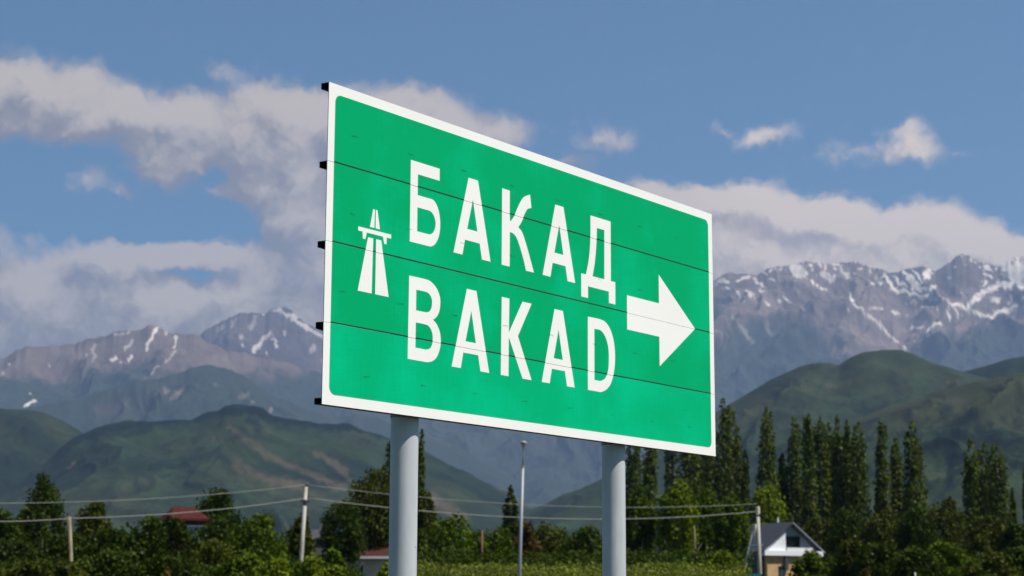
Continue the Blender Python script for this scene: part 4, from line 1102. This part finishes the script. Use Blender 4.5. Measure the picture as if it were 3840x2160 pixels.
def hip_house(name, label, px, ytop, Y, W, D, rise, wallm, roofm, yaw, eave=.5, chim=False, porch=False, ridge=.35, fasc=None, windows=True):
    p = at(px, ytop, Y); H = p.z
    root = tag(empty(name, (p.x, Y, 0), yaw), label, 'house')
    ez = H - rise
    MB().box(-W / 2, W / 2, -D / 2, D / 2, 0, ez).build('wall', wallm, root)
    a, b = W / 2 + eave, D / 2 + eave; rl = W * ridge / 2
    vs = [(-a, -b, ez + .01), (a, -b, ez + .01), (a, b, ez + .01), (-a, b, ez + .01), (-rl, 0, H), (rl, 0, H)]
    rf = MB().add(vs, [(0, 1, 5, 4), (1, 2, 5), (2, 3, 4, 5), (3, 0, 4), (3, 2, 1, 0)]).build('roof', roofm, root)
    MB().box(-a, a, -b - .03, -b - .002, ez - .12, ez + .06).build('fascia', fasc or M_TRIM, rf)
    if chim: MB().box(.3, .75, -.2, .25, H - .6, H + .45).build('chimney', M_CREAM, rf)
    for k, x in enumerate((-W * .28, W * .1, W * .36) if windows else ()):
        w = MB().box(x - .45, x + .45, -D / 2 - .05, -D / 2 - .002, ez - 1.7, ez - .5).build('window', M_TRIM, root)
        MB().box(x - .37, x + .37, -D / 2 - .07, -D / 2 - .052, ez - 1.62, ez - .58).build('pane', M_GLASS, w)
    if porch:
        z1 = ez - 1.9
        MB().add([(-W / 2 - 1.4, -D / 2 - 2.6, z1 - .9), (W / 2 - 1.5, -D / 2 - 2.6, z1 - .9), (W / 2 - 1.9, -D / 2 - .08, z1), (-W / 2 - .6, -D / 2 - .08, z1),
                  (-W / 2 - 1.4, -D / 2 - 2.6, z1 - 1.02), (W / 2 - 1.5, -D / 2 - 2.6, z1 - 1.02), (W / 2 - 1.9, -D / 2 - .08, z1 - .12), (-W / 2 - .6, -D / 2 - .08, z1 - .12)],
                 [(0, 1, 2, 3), (7, 6, 5, 4), (0, 4, 5, 1), (1, 5, 6, 2), (3, 7, 4, 0), (2, 6, 7, 3)]).build('porch_roof', roofm, root)
        for x in (-W / 2 - 1.2, 0, W / 2 - 1.7):
            MB().box(x - .06, x + .06, -D / 2 - 2.5, -D / 2 - 2.38, 0, z1 - .97).build('porch_post', M_WOOD, root)
    return root
hip_house('brown_roofed_house', 'cream house with a brownish red roof just left of the left sign post', 1452, 2048, 150, 6.4, 6, 1.0, M_CREAM, M_ROOFB, R(-6), chim=True, porch=True)
hip_house('red_roofed_house', 'house with a red hipped roof showing above the left thicket', 690, 1902, 150, 2.9, 4, 1.1, M_ROOFB, M_ROOFR, R(24), eave=.3, ridge=.62, fasc=M_ROOFR)
hip_house('grey_roofed_shed', 'small grey roofed building right of the middle utility pole', 1192, 1985, 160, 2.6, 4, .9, material('grey_wall', (.09, .085, .08), .9), material('grey_slate_roof', (.05, .047, .05), .9), R(10), eave=.2, fasc=M_DARKM, windows=False)
gp = at(2822, 2151, 128)
gate = tag(empty('metal_fence', (gp.x, 128, 0)), 'teal sheet metal fence at the foot of the strutted pole', 'fence')
for k in range(6):
    MB().box(-.62 + k * .21, -.62 + k * .21 + .195, -.02, .0, .1, gp.z - (.0 if k % 2 else .01)).build('sheet', material('teal_fence_paint', (.02, .22, .17), .5) if k == 0 else bpy.data.materials['teal_fence_paint'], gate)
for x in (-.66, .66): MB().box(x - .03, x + .03, .0, .06, 0, gp.z - .02).build('fence_post', M_DARKM, gate)
